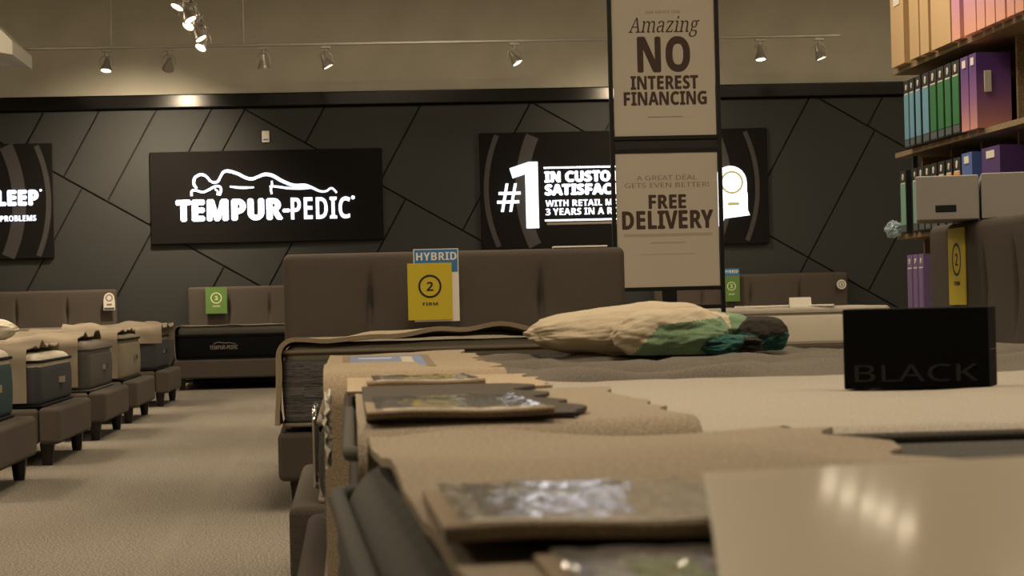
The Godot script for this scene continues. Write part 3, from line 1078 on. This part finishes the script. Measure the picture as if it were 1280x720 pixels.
func build_beds():
	nq.frequency = 1.0
	nq.seed = 4
	var RIGHT = -PI / 2
	var LEFT = PI / 2
	var Y = 0.262
	# --- beds along the panelled wall
	bed_frame(Vector3(-3.245, 0, -20.85), 0, 1.95, 2.0, "wide brown upholstered bed frame with an oval award card on its headboard")
	mattress(Vector3(-3.245, Y, -20.87), 0, 1.88, 1.98, 0.32, "beige-topped mattress on the wide bed with the award card", {"top": M.taupe, "side": M.grey_side})
	bed_frame(Vector3(-0.783, 0, -20.85), 0, 1.60, 2.0, "brown upholstered bed frame under the lit sleeper sign with a green card")
	var bm = mattress(Vector3(-0.783, Y, -20.87), 0, 1.52, 1.98, 0.30, "black mattress with a grey top and faint logo on its foot end", {"top": M.grey_side, "side": M.black_knit, "cap": 0.075, "pipe": M.piping_dark, "quilt": soft})
	words(bm, "logo_lettering", "TEMPUR-PEDIC", Vector3(-0.35, 0.115, 0.012), 0.25, 0.035, 0.003, M.silver, "bold")
	var lg = begin()
	stroke(lg, [Vector3(-0.44, 0.145, 0.006), Vector3(-0.40, 0.160, 0.006), Vector3(-0.34, 0.152, 0.006), Vector3(-0.30, 0.155, 0.006), Vector3(-0.24, 0.142, 0.005)], 0.0105, 0.013)
	done(lg, "logo_outline", M.silver, bm)
	foot_throw(Vector3(-0.783, 0, -20.87), 0, 1.54, Y + 0.30, -0.02, -0.50, 0.24, 0.24, M.taupe, "thin taupe throw across the black mattress with the logo", 0.006, 31)
	bed_frame(Vector3(3.985, 0, -20.85), 0, 1.95, 2.0, "wide brown upholstered bed frame with a round badge on its headboard")
	mattress(Vector3(3.985, Y, -20.87), 0, 1.88, 1.98, 0.345, "white mattress with a pale blue band near its corner", {"top": M.white_knit, "side": M.ivory, "quilt": soft, "bands": [[0.72, 0.34, M.blue_band], [-0.72, 0.34, M.blue_band]]})

	# --- the bed with the yellow card, its foot towards the camera
	bed_frame(Vector3(0.488, 0, -8.13), 0.012, 1.50, 2.03, "brown upholstered bed frame with the yellow FIRM card on its headboard")
	mattress(Vector3(0.500, Y + 0.02, -8.15), 0.012, 1.47, 2.0, 0.295, "grey heathered mattress with pale piping under the yellow card", {"top": M.stone_side, "side": M.slub, "quilt": soft_low, "cap": 0.028})
	foot_throw(Vector3(0.500, 0, -8.15), 0.012, 1.47, Y + 0.312, 0.012, -0.34, 0.235, 0.2, M.beige, "rumpled beige throw over the grey heathered mattress under the yellow card", 0.010, 12,
		{"nv": 18, "thick": 0.016, "humps": [[-0.42, 0.13, 0.018, -0.05, 0.3], [-0.20, 0.10, 0.034, 0.0, 0.25], [0.02, 0.13, 0.040, -0.02, 0.3], [0.4, 0.2, 0.02, -0.1, 0.3]]})

	# --- right row, feet to the aisle
	bed_frame(Vector3(0.34, 0, -7.42), RIGHT, 1.40, 1.72, "brown upholstered bed frame with the narrow yellow card below a white box")
	bed_frame(Vector3(-0.144, 0, -5.78), RIGHT, 1.38, 2.06, "brown upholstered bed frame with a chrome bar at its foot")
	var mb = mattress(Vector3(-0.07, Y, -5.78), RIGHT, 1.32, 2.0, 0.235, "low grey mattress on the bed with the chrome bar", {"top": M.grey_quilt, "side": M.grey_side, "quilt": tufts})
	mb.set_meta("label", "low grey tufted mattress behind the chrome retainer bar")
	bed_frame(Vector3(-0.100, 0, -4.24), RIGHT, 1.34, 2.06, "brown upholstered bed frame under the grey wavy quilted mattress")
	mattress(Vector3(-0.040, Y, -4.24), RIGHT, 1.28, 2.0, 0.324, "grey wavy quilted mattress with the pillow pile on it", {"top": M.grey_quilt, "side": M.slub, "quilt": waves, "nx": 90, "nz": 60})
	foot_throw(Vector3(-0.040, 0, -4.24), RIGHT, 1.28, Y + 0.330, 0.004, -0.27, 0.24, 0.30, M.beige, "beige throw with a blue card on the grey wavy mattress", 0.004, 51, {"nv": 18})
	bed_frame(Vector3(-0.080, 0, -2.75), RIGHT, 1.50, 2.06, "brown upholstered bed frame under the white mattress with the black block")
	mattress(Vector3(0.0, Y, -2.75), RIGHT, 1.46, 2.0, 0.320, "white knit mattress with charcoal border carrying the black block", {"top": M.white_knit, "side": M.charcoal, "cap": 0.012, "quilt": soft_low, "nx": 60, "nz": 80, "pipe": M.charcoal})
	foot_throw(Vector3(0.0, 0, -2.75), RIGHT, 1.46, Y + 0.325, 0.006, -0.25, 0.22, 0, M.beige, "beige throw on the far side of the white knit mattress", 0.003, 61, {"x1": -0.12, "nv": 16, "jag": 0.007})
	foot_throw(Vector3(0.0, 0, -2.75), RIGHT, 1.46, Y + 0.325, -0.004, -0.30, 0, 0.26, M.taupe, "taupe throw on the near side of the white knit mattress", 0.002, 62, {"x0": -0.03, "nv": 18, "jag": 0.007})
	foot_throw(Vector3(0.0, 0, -2.75), RIGHT, 1.46, Y + 0.332, -0.012, -0.205, 0, 0, M.grey_mat, "dark grey foot mat lying on the taupe throw", 0.001, 63, {"x0": -0.13, "x1": 0.70, "jag": 0.012, "nv": 14, "thick": 0.004})
	bed_frame(Vector3(-0.075, 0, -1.15), RIGHT + 0.033, 1.44, 2.06, "brown upholstered bed frame under the mattress with the wide beige throw")
	mattress(Vector3(0.012, Y, -1.15), RIGHT + 0.033, 1.40, 2.0, 0.319, "grey mattress with dark ribbed border under the wide beige throw", {"top": M.rib_side, "side": M.rib_side, "quilt": ribs, "nx": 120, "nz": 30, "rib": true, "cap": 0.03, "pipe": M.rib_side})
	foot_throw(Vector3(0.012, 0, -1.15), RIGHT + 0.033, 1.40, Y + 0.322, -0.022, -0.37, 0.12, 0.12, M.taupe, "wide beige throw under the glossy tilted sheet", 0.009, 71, {"nv": 40, "jag": 0.02})

	# --- left row, feet to the aisle
	var rowg = "beds in the row with dark tapered feet"
	var left = [
		[9.45, 0.30, M.teal_side, M.ivory, "teal-bordered mattress beside the slate mattress with white top", "brown bed frame under the teal-bordered mattress"],
		[11.55, 0.255, M.slate, M.ivory, "slate blue mattress with a bright white top and pale handle", "brown bed frame under the slate blue mattress with white top"],
		[13.6, 0.285, M.grey_side, M.grey_quilt, "grey ribbed mattress with a chrome handle between slate and stone ones", "brown bed frame under the grey ribbed mattress"],
		[15.5, 0.30, M.stone_side, M.stone_side, "pale stone mattress with dark piping and handle", "brown bed frame under the pale stone mattress"],
		[18.0, 0.285, M.slate, M.taupe, "blue-grey mattress at the end of the row by the panelled wall", "brown bed frame at the row's end by the panelled wall"]]
	for i in left.size():
		var a = left[i]
		bed_frame(Vector3(-1.355, 0, -a[0]), LEFT, 1.30, 2.06, a[5], true, rowg)
		mattress(Vector3(-1.45, Y, -a[0]), LEFT, 1.22, 1.95, a[1], a[4], {"top": a[3], "side": a[2], "handles": [0.12], "handle": [M.piping, M.piping, M.chrome, M.chrome, M.chrome][i], "pipe": M.piping_dark if i != 2 else M.grey_side, "quilt": soft, "cap": [0.04, 0.035, 0.045, 0.03, 0.03][i]})
	foot_throw(Vector3(-1.45, 0, -9.45), LEFT, 1.22, Y + 0.305, -0.05, -0.6, 0.2, 0.2, M.beige, "beige throw over the teal-bordered mattress", 0.012, 81)
	foot_throw(Vector3(-1.45, 0, -11.55), LEFT, 1.22, Y + 0.275, -0.06, -0.75, 0.20, 0.20, M.taupe, "taupe throw over the slate blue mattress with white top", 0.022, 82)
	foot_throw(Vector3(-1.45, 0, -13.6), LEFT, 1.22, Y + 0.30, -0.06, -0.7, 0.22, 0.18, M.taupe, "taupe throw over the grey ribbed mattress", 0.022, 83)
	foot_throw(Vector3(-1.45, 0, -15.5), LEFT, 1.22, Y + 0.31, -0.03, -0.7, 0.24, 0.18, M.taupe, "taupe throw over the pale stone mattress", 0.016, 84)
	foot_throw(Vector3(-1.45, 0, -18.0), LEFT, 1.22, Y + 0.315, 0.05, -0.7, 0.06, 0.05, M.taupe, "taupe throw with lifted corner over the blue-grey mattress", 0.026, 85)

func build_props():
	# --- cards on headboards
	var hy = thing("hybrid_card", "blue and white HYBRID card behind the yellow card", "sign card", Vector3(0.376, 0.79, -10.052), 0.0)
	done(bx(begin(), Vector3(0, 0, 0), Vector3(0.195, 0.315, 0.004)), "sheet", M.white_paper, hy)
	done(bx(begin(), Vector3(0, 0.105, 0.0025), Vector3(0.187, 0.098, 0.001)), "blue_field", M.blue_card, hy)
	words(hy, "lettering", "HYBRID", Vector3(0.002, 0.125, 0.0035), 0.175, 0.034, 0.001, M.white_paper, "bold")
	comfort_card(Vector3(0.347, 0.763, -10.044), 0, 0.192, 0.246, M.yellow, M.ink_dark, "2", "FIRM", "yellow card with a ringed 2 in front of the HYBRID card")
	comfort_card(Vector3(-1.30, 0.806, -22.785), 0, 0.208, 0.258, M.green_card, M.pale_ink, "3", "MEDIUM", "green card with a ringed 3 above the black mattress")
	var g2 = comfort_card(Vector3(3.775, 0.80, -22.785), 0, 0.165, 0.255, M.green_card, M.pale_ink, "3", "MEDIUM", "green card with a ringed 3 beside the poster stand")
	var bl = thing("blue_card", "small pale blue card above the green card by the poster stand", "sign card", Vector3(3.775, 0.965, -22.785))
	done(bx(begin(), Vector3(0, 0, 0), Vector3(0.165, 0.068, 0.004)), "sheet", M.blue_card, bl)
	words(bl, "lettering", "HYBRID", Vector3(0, 0.004, 0.003), 0.14, 0.03, 0.001, M.white_paper, "bold")
	comfort_card(Vector3(2.051, 0.79, -7.72), -PI / 2, 0.215, 0.26, M.yellow, M.ink_dark, "2", "FIRM", "narrow-looking yellow card with a ringed 2 below the white box")
	var aw = thing("award_card", "small white card shaped like a medal on the wide headboard", "sign card", Vector3(-2.335, 0.82, -22.785))
	var ap = PackedVector2Array()
	for i in 13:
		ap.append(Vector2(cos(PI * i / 12.0) * 0.05, 0.035 + sin(PI * i / 12.0) * 0.05))
	ap.append_array(PackedVector2Array([Vector2(-0.055, 0.0), Vector2(-0.055, -0.085), Vector2(0.055, -0.085), Vector2(0.055, 0.0)]))
	done(prism(begin(), ap, -0.002, 0.002), "sheet", M.white_paper, aw)
	done(arc(begin(), Vector2(0, 0.035), 0.03, 0.012, 0, TAU, 0.002, 0.003, 24), "ring", M.ink_soft, aw)
	done(bx(begin(), Vector3(0, -0.03, 0.0025), Vector3(0.05, 0.018, 0.001)), "text_bar", M.ink_soft, aw)
	done(bx(begin(), Vector3(0, -0.07, 0.0025), Vector3(0.1, 0.022, 0.001)), "grey_field", M.grey_label, aw)
	var bd = thing("round_badge", "round white badge on the wide headboard beside the black block", "badge", Vector3(4.88, 0.815, -22.785))
	done(arc(begin(), Vector2(0, 0), 0.024, 0.048, 0, TAU, -0.002, 0.002, 28), "disc", M.white_paper, bd)
	done(arc(begin(), Vector2(0, 0), 0.028, 0.008, 0, TAU, 0.002, 0.003, 28), "ring", M.ink_soft, bd)
	words(bd, "digit", "3", Vector3(0, 0, 0.0025), 0.018, 0.03, 0.001, M.ink_dark)

	# --- poster stand
	var ps = thing("poster_stand", "black poster stand with a financing poster over a free delivery poster", "poster stand", Vector3(1.731, 0, -12.5))
	for s in [-1, 1]:
		done(rb(begin(), Vector3(s * 0.293, 1.21, 0), Vector3(0.022, 2.36, 0.03), 0.003, 1), "post", M.metal_black, ps)
		done(rb(begin(), Vector3(s * 0.293, 0.015, 0), Vector3(0.06, 0.03, 0.5), 0.006, 1), "foot", M.metal_black, ps)
	for y in [2.385, 1.582, 1.512, 0.762, 0.66, 0.20]:
		done(rb(begin(), Vector3(0, y, 0), Vector3(0.57, 0.022, 0.026), 0.003, 1), "crossbar", M.metal_black, ps)
	done(bx(begin(), Vector3(0, 1.547, -0.004), Vector3(0.56, 0.048, 0.008)), "infill_strip", M.wood_dark, ps)
	done(rb(begin(), Vector3(0.0, 0.715, 0.0), Vector3(0.08, 0.09, 0.02), 0.004, 1), "clip_block", M.metal_black, ps)
	var po = done(bx(begin(), Vector3(0, 1.984, 0.0), Vector3(0.555, 0.78, 0.006)), "poster", M.poster, ps)
	words(po, "lettering", "ASK ABOUT OUR", Vector3(0.0, 2.265, 0.0034), 0.19, 0.016, 0.001, M.ink_soft, "serif")
	words(po, "lettering", "Amazing", Vector3(0.005, 2.185, 0.0034), 0.39, 0.115, 0.001, M.ink, "serif italic")
	words(po, "lettering", "NO", Vector3(0.0, 2.035, 0.0034), 0.29, 0.195, 0.001, M.ink, "bold fat")
	words(po, "lettering", "INTEREST", Vector3(0.0, 1.882, 0.0034), 0.37, 0.075, 0.001, M.ink, "bold fat")
	words(po, "lettering", "FINANCING", Vector3(0.003, 1.796, 0.0034), 0.455, 0.075, 0.001, M.ink, "bold fat")
	done(bx(begin(), Vector3(0, 1.695, 0.0034), Vector3(0.19, 0.004, 0.001)), "rule", M.ink_soft, po)
	var p2 = done(bx(begin(), Vector3(0, 1.137, 0.0), Vector3(0.555, 0.73, 0.006)), "poster", M.poster, ps)
	words(p2, "lettering", "A GREAT DEAL", Vector3(0, 1.365, 0.0034), 0.33, 0.026, 0.001, M.ink_soft, "")
	words(p2, "lettering", "GETS EVEN BETTER!", Vector3(0, 1.325, 0.0034), 0.46, 0.026, 0.001, M.ink_soft, "")
	words(p2, "lettering", "FREE", Vector3(0, 1.235, 0.0034), 0.205, 0.077, 0.001, M.ink, "bold fat")
	words(p2, "lettering", "DELIVERY", Vector3(0.0, 1.137, 0.0034), 0.50, 0.10, 0.001, M.ink, "bold fat")
	for r in [[1.055, 0.48, 0.016], [1.012, 0.19, 0.008], [0.95, 0.30, 0.004]]:
		done(bx(begin(), Vector3(0, r[0], 0.0034), Vector3(r[1], r[2], 0.001)), "fine_print", plain(Color(0.70, 0.64, 0.56), 0.7), p2)

	# --- white box over the headboard on the right
	var wb = thing("storage_box", "white cardboard box with a dark hand hole on top of the headboard", "box", Vector3(2.14, 0.942, -7.66), -0.25)
	done(rb(begin(), Vector3(-0.13, 0.073, 0), Vector3(0.205, 0.146, 0.36), 0.005, 1), "carton", M.box_white, wb)
	done(rb(begin(), Vector3(0.12, 0.075, 0), Vector3(0.28, 0.150, 0.36), 0.005, 1), "carton", M.box_white, wb)
	var ho = begin()
	rb(ho, Vector3(-0.135, 0.037, 0.1795), Vector3(0.068, 0.024, 0.006), 0.0028, 2)
	done(ho, "hand_hole", M.black_gloss, wb)

	# --- shelving along the right
	var sh = thing("open_shelving", "light wood cubby shelving filled with bedding boxes", "shelving", Vector3(2.60, 0, 0))
	var levels = [0.575, 0.975, 1.352, 1.735, 2.12]
	for y in levels:
		done(bx(begin(), Vector3(0.19, y - 0.011, -9.42), Vector3(0.52, 0.022, 2.30)), "shelf_board", M.wood, sh)
	for i in 5:
		var y0 = 0.0 if i == 0 else levels[i - 1]
		for d in [10.55, 10.03, 9.54, 9.0, 8.46]:
			done(bx(begin(), Vector3(0.24, (y0 + levels[i] - 0.022) * 0.5, -d), Vector3(0.38, levels[i] - 0.022 - y0, 0.022)), "upright", M.wood, sh)
	done(bx(begin(), Vector3(0.46, 1.06, -9.42), Vector3(0.02, 2.12, 2.30)), "back_panel", M.wood, sh)
	done(bx(begin(), Vector3(-0.075, 1.145, -10.195), Vector3(0.02, 0.34, 0.05)), "corner_post", M.metal_black, sh)
	var dark = M.ink_dark
	var row = func(edges, y, h, depth, body, face, label, style, group):
		for i in edges.size() - 1:
			if edges[i] > edges[i + 1]:
				spine_box(edges[i], edges[i + 1], y, h, depth, body, face, label, style, group)
	for e in [[10.47, 10.22], [10.12, 9.95], [9.93, 9.78], [9.74, 9.42]]:
		spine_box(e[0], e[1], 1.736, 0.32, 0.14, M.tan_box, M.tan_box, ("tan bedding box with a white sticker at the end of the topmost shelf" if e[0] > 10.3 else "wide tan bedding box beside the pink boxes on the topmost shelf" if e[0] < 9.8 else "narrow tan bedding box between two other tan boxes"), "sticker" if e[0] > 10.3 else "plain", "tan boxes on the topmost shelf")
	for e in [[9.40, 9.27], [9.21, 9.03], [9.02, 8.90], [8.89, 8.76], [8.75, 8.62], [8.60, 8.50], [8.49, 8.38]]:
		spine_box(e[0], e[1], 1.736, 0.34, 0.14, M.ombre_pink, M.ombre_pink, "pink and lilac bedding box on the topmost shelf", "plain", "pink boxes on the topmost shelf")
	for e in [[10.25, 10.155], [10.15, 10.06], [10.04, 9.94], [9.92, 9.80]]:
		spine_box(e[0], e[1], 1.353, 0.30, 0.14, dark, M.sky_box, "bedding box with pale blue spine beside the green-spined boxes", "banded", "blue-spined boxes")
	for e in [[9.79, 9.67], [9.66, 9.55], [9.54, 9.43], [9.42, 9.30]]:
		spine_box(e[0], e[1], 1.353, 0.30, 0.14, dark, M.green_box, "bedding box with deep green spine on the middle shelf", "banded", "green-spined boxes")
	for e in [[9.285, 9.165], [9.155, 9.045]]:
		var b = spine_box(e[0], e[1], 1.353, 0.30, 0.14, M.ombre, M.ombre, "violet to peach bedding box beside the green-spined boxes", "sticker", "violet boxes on the middle shelf")
		if e[0] < 9.2:
			var hh = begin()
			rb(hh, Vector3(0.045, 0.185, 0.0565), Vector3(0.03, 0.085, 0.006), 0.0025, 2)
			done(hh, "handle", M.white_plastic, b)
			b.set_meta("label", "violet to peach bedding box with a white side handle")
			b.remove_meta("group")
	for e in [[10.36, 10.25], [10.13, 10.04], [10.03, 9.925], [9.92, 9.815]]:
		spine_box(e[0], e[1], 0.976, 0.28, 0.14, dark, M.mint_box, "bedding box with mint green spine beside the white box", "banded", "mint-spined boxes")
	for e in [[9.81, 9.70], [9.68, 9.57], [9.55, 9.45], [9.43, 9.315]]:
		spine_box(e[0], e[1], 0.976, 0.28, 0.14, dark, M.orange_box, "bedding box with orange spine above the white box", "banded", "orange-spined boxes")
	spine_box(9.30, 9.14, 0.976, 0.29, 0.14, M.blue_box, M.blue_box, "plain blue bedding box between orange spines and violet box", "sticker", "")
	spine_box(9.00, 8.74, 0.976, 0.29, 0.14, M.violet_box, M.violet_box, "wide violet bedding box with a white sticker above the white box", "sticker", "")
	for e in [[10.27, 10.17], [10.16, 10.07], [10.06, 9.97]]:
		spine_box(e[0], e[1], 0.576, 0.30, 0.14, M.lilac_box, M.lilac_box, "lilac bedding box on the lowest visible shelf", "banded", "lilac boxes on the low shelf")
	var bag = begin()
	var bn = FastNoiseLite.new()
	bn.frequency = 1.0
	bn.seed = 3
	blob([bag], 40, 24, func(t, p):
		var v = Vector3(cos(p) * cos(t), sin(p), cos(p) * sin(t))
		var k = 1.0 + 0.5 * bn.get_noise_3d(v.x * 1.6, v.y * 1.6, v.z * 1.6) + 0.10 * absf(bn.get_noise_3d(v.x * 4, v.y * 4, v.z * 4))
		return Vector3(v.x * 0.035, v.y * 0.036, v.z * 0.10) * k)
	tag(done(bag, "plastic_bag", M.film, self, Vector3(2.50, 1.0, -10.50)), "crumpled pale blue plastic bag on the shelf end", "bag")

	# --- black block on the white mattress
	var bb = thing("display_block", "black display block with embossed BLACK lettering on the white mattress", "display block", Vector3(0.700, 0.583, -2.84), -0.40)
	done(rb(begin(), Vector3(0, 0.050, -0.03), Vector3(0.180, 0.100, 0.075), 0.002, 1), "block", M.black_card, bb)
	words(bb, "lettering", "BLACK", Vector3(0.0, 0.0195, 0.0078), 0.152, 0.021, 0.0012, M.black_gloss, "")
	done(bx(begin(), Vector3(0.090, 0.047, -0.03), Vector3(0.0016, 0.0015, 0.06)), "seam", M.black_gloss, bb)

	# --- pockets with cards on the throws
	var art1 = card_art(Color(0.72, 0.68, 0.62), [[Rect2i(16, 20, 22, 26), Color(0.22, 0.22, 0.24)], [Rect2i(86, 26, 26, 18), Color(0.35, 0.33, 0.30)]], 1)
	var art2 = card_art(Color(0.66, 0.66, 0.66), [[Rect2i(0, 0, 128, 192), Color(0.26, 0.38, 0.60)], [Rect2i(30, 8, 40, 110), Color(0.42, 0.60, 0.18)], [Rect2i(84, 6, 30, 90), Color(0.62, 0.40, 0.28)], [Rect2i(10, 20, 22, 60), Color(0.75, 0.78, 0.82)]], 2)
	var art3 = card_art(Color(0.27, 0.38, 0.58), [[Rect2i(14, 30, 60, 16), Color(0.70, 0.74, 0.78)], [Rect2i(90, 20, 20, 130), Color(0.66, 0.62, 0.52)]], 3)
	pocket(Vector3(0.112, 0.596, -0.965), 0, 0.150, 0.30, "large vinyl pocket with grey printed card on the wide beige throw", art1, M.hem, 0.006)
	pocket(Vector3(0.128, 0.592, -0.70), 0, 0.110, 0.255, "vinyl pocket with blue and green card on the wide beige throw", art2, M.hem, 0.001)
	pocket(Vector3(0.095, 0.598, -2.045), 0, 0.165, 0.42, "vinyl pocket with tan hem on the dark grey mat", art1, M.hem, 0.004)
	pocket(Vector3(0.095, 0.594, -2.96), 0, 0.150, 0.40, "shiny vinyl pocket on the far beige throw of the white mattress", art1, M.hem, 0.005)
	pocket(Vector3(0.060, 0.599, -3.70), 0, 0.150, 0.42, "blue card in a cloth pocket on the throw of the wavy mattress", art3, M.hem, -0.011)

	# --- glossy sheet that leans towards the camera on the nearest throw
	var gs = thing("glossy_placard", "glossy beige plastic sheet tilted up on the wide beige throw", "placard", Vector3(0.20, 0.60, -0.92))
	var A = Vector3(0.155, 0.622, -1.025)
	var B = Vector3(0.300, 0.629, -0.975)
	var C = Vector3(0.120, 0.603, -0.76)
	var D = Vector3(0.265, 0.606, -0.71)
	done(sheet(begin(), 20, 20, 0.002, func(u, v):
		var top = A.lerp(A + (B - A) * 1.25, u)
		var bot = C.lerp(C + (D - C) * 1.25, u)
		return top.lerp(bot, v) + Vector3(0, 0.0006 * sin(v * PI), 0) - gs.position), "sheet", M.sheet, gs)
	done(rb(begin(), Vector3(0.04, 0.012, -0.07), Vector3(0.03, 0.022, 0.02), 0.003, 1), "prop_tab", M.white_plastic, gs)

	# --- pillows piled on the grey wavy mattress
	var pn = FastNoiseLite.new()
	pn.frequency = 1.0
	pn.seed = 8
	var pillow = func(called, label, at, turn, size, e, mats, names, pick, amp, lean):
		var t = thing(called, label, "pillow", at, turn)
		var s0 = begin()
		var s1 = begin()
		soft_body([s0, s1], 34, func(c):
			var q = c / pow(pow(absf(c.x), 3.6) + pow(absf(c.y), 2.6) + pow(absf(c.z), 3.6), 1.0 / 3.2)
			var k = 1.0 + amp * pn.get_noise_3d(q.x * 1.3 + at.x * 9.0, q.y * 1.3, q.z * 1.3 + at.z * 5.0)
			var crease = amp * 0.5 * absf(pn.get_noise_3d(q.x * 3.0 + at.z * 7.0, q.y * 1.5, q.z * 3.0))
			var tall = 1.0 + lean * q.x - 0.30 * q.x * q.x * q.x * q.x
			var y = q.y * size.y * 0.5 * (k - crease) * tall
			return Vector3(q.x * size.x * 0.5 * k, maxf(y + size.y * 0.42, 0.002), q.z * size.z * 0.5 * k), pick)
		done(s0, names[0], mats[0], t)
		if pick != null:
			done(s1, names[1], mats[1], t)
		return t
	var p1 = pillow.call("pillow", "cream textured pillow with one drooping end on the wavy mattress", Vector3(0.545, 0.592, -4.68), 0.06, Vector3(0.37, 0.108, 0.30), 0.55, [M.pillow_knit], ["cover"], null, 0.10, 0.30)
	var p2b = pillow.call("pillow", "cream pillow with a green underside leaning on the cream pillow", Vector3(0.618, 0.593, -4.48), -0.10, Vector3(0.22, 0.098, 0.20), 0.8, [M.pillow_knit, M.green_cloth], ["cover", "gusset"], func(c): return c.x > -0.075 + 0.9 * c.y and c.y < 0.062 + 0.1 * c.x, 0.12, 0.05)
	var p3 = pillow.call("pillow", "small cream and green pillow behind the teal cloth", Vector3(0.735, 0.593, -4.70), 0.1, Vector3(0.17, 0.088, 0.22), 0.8, [M.pillow_knit, M.green_cloth], ["cover", "gusset"], func(c): return c.x > 0.012 or c.x < -0.05, 0.10, -0.1)
	var p4 = pillow.call("rolled_cushion", "dark grey rolled cushion with a teal wrap", Vector3(0.822, 0.593, -4.64), 0.0, Vector3(0.105, 0.076, 0.20), 0.6, [M.dark_cloth, M.teal_cloth], ["roll", "wrap"], func(c): return c.y < 0.028 + 0.25 * absf(c.x), 0.10, 0.0)
	p4.set_meta("category", "cushion")
	var p5 = pillow.call("crumpled_cloth", "crumpled teal cloth with a dark end before the pillows", Vector3(0.722, 0.592, -4.44), 0.1, Vector3(0.125, 0.042, 0.14), 0.8, [M.teal_cloth, M.dark_cloth], ["cloth", "dark_end"], func(c): return c.x > 0.005 + 0.4 * c.y and c.y < 0.034, 0.25, -0.1)
	p5.set_meta("category", "cloth")
	var lp = pillow.call("pillow", "white pillow on the footed bed with teal border", Vector3(-2.02, 0.575, -12.4), 0.3, Vector3(0.5, 0.13, 0.6), 0.6, [M.ivory], ["cover"], null, 0.1, 0.0)
	lp.set_meta("label", "white pillow lying among the footed beds")

	# --- papers and leaflets
	for q in [[Vector3(3.70, 0.612, -21.1), 0.3, 0.30], [Vector3(4.28, 0.612, -21.0), -0.2, 0.28], [Vector3(4.05, 0.612, -21.35), 0.5, 0.22]]:
		var st = begin()
		rb(st, Vector3(0, 0.008, 0), Vector3(q[2], 0.016, 0.2), 0.003, 1)
		tag(done(st, numbered("leaflet_stack"), M.white_paper, self, q[0], Vector3(0, q[1], 0)), "white leaflet stack on the white mattress with blue band", "leaflets", "leaflets on the white mattress")
	var tc = thing("tent_card", "small white tent card on the white mattress with blue band", "card", Vector3(4.10, 0.606, -20.95))
	done(sheet(begin(), 2, 2, 0.004, func(u, v): return Vector3((u - 0.5) * 0.20, v * 0.09, 0.03 - 0.03 * v)), "front_flap", M.white_paper, tc)
	done(sheet(begin(), 2, 2, 0.004, func(u, v): return Vector3((u - 0.5) * 0.20, v * 0.09, -0.03 + 0.03 * v)), "back_flap", M.white_paper, tc)
	tag(done(rb(begin(), Vector3(0, 0.004, 0), Vector3(0.24, 0.008, 0.07), 0.002, 1), "paper_strip", M.white_paper, self, Vector3(1.02, 0.942, -10.22)), "thin white paper strip on the headboard beside the poster stand", "paper")

	var wrap = begin()
	sheet(wrap, 14, 14, 0.001, func(u, v):
		var k = bn.get_noise_2d(u * 4.0, v * 5.0)
		return Vector3(-0.004 + 0.010 * k, 0.09 * (v - 0.5) + 0.012 * bn.get_noise_2d(u * 6.0, 9.0), (u - 0.5) * (0.20 + 0.10 * v)))
	tag(done(wrap, "plastic_wrap", M.white_plastic, self, Vector3(-0.028, 0.545, -3.05)), "torn white plastic wrap at the foot of the white knit mattress", "wrap")

	# --- chrome retainer bar
	var cb = begin()
	var pts = []
	for q in [[-0.16, 0.24], [-0.16, 0.40], [-0.15, 0.425], [-0.12, 0.44], [0.12, 0.44], [0.15, 0.425], [0.16, 0.40], [0.16, 0.24]]:
		pts.append(Vector3(0, q[1], q[0]))
	tube(cb, pts, 0.006, 8)
	tag(done(cb, "retainer_bar", M.chrome, self, Vector3(-0.092, 0.02, -5.75)), "bent chrome mattress retainer bar at the foot of the grey bed", "retainer bar")
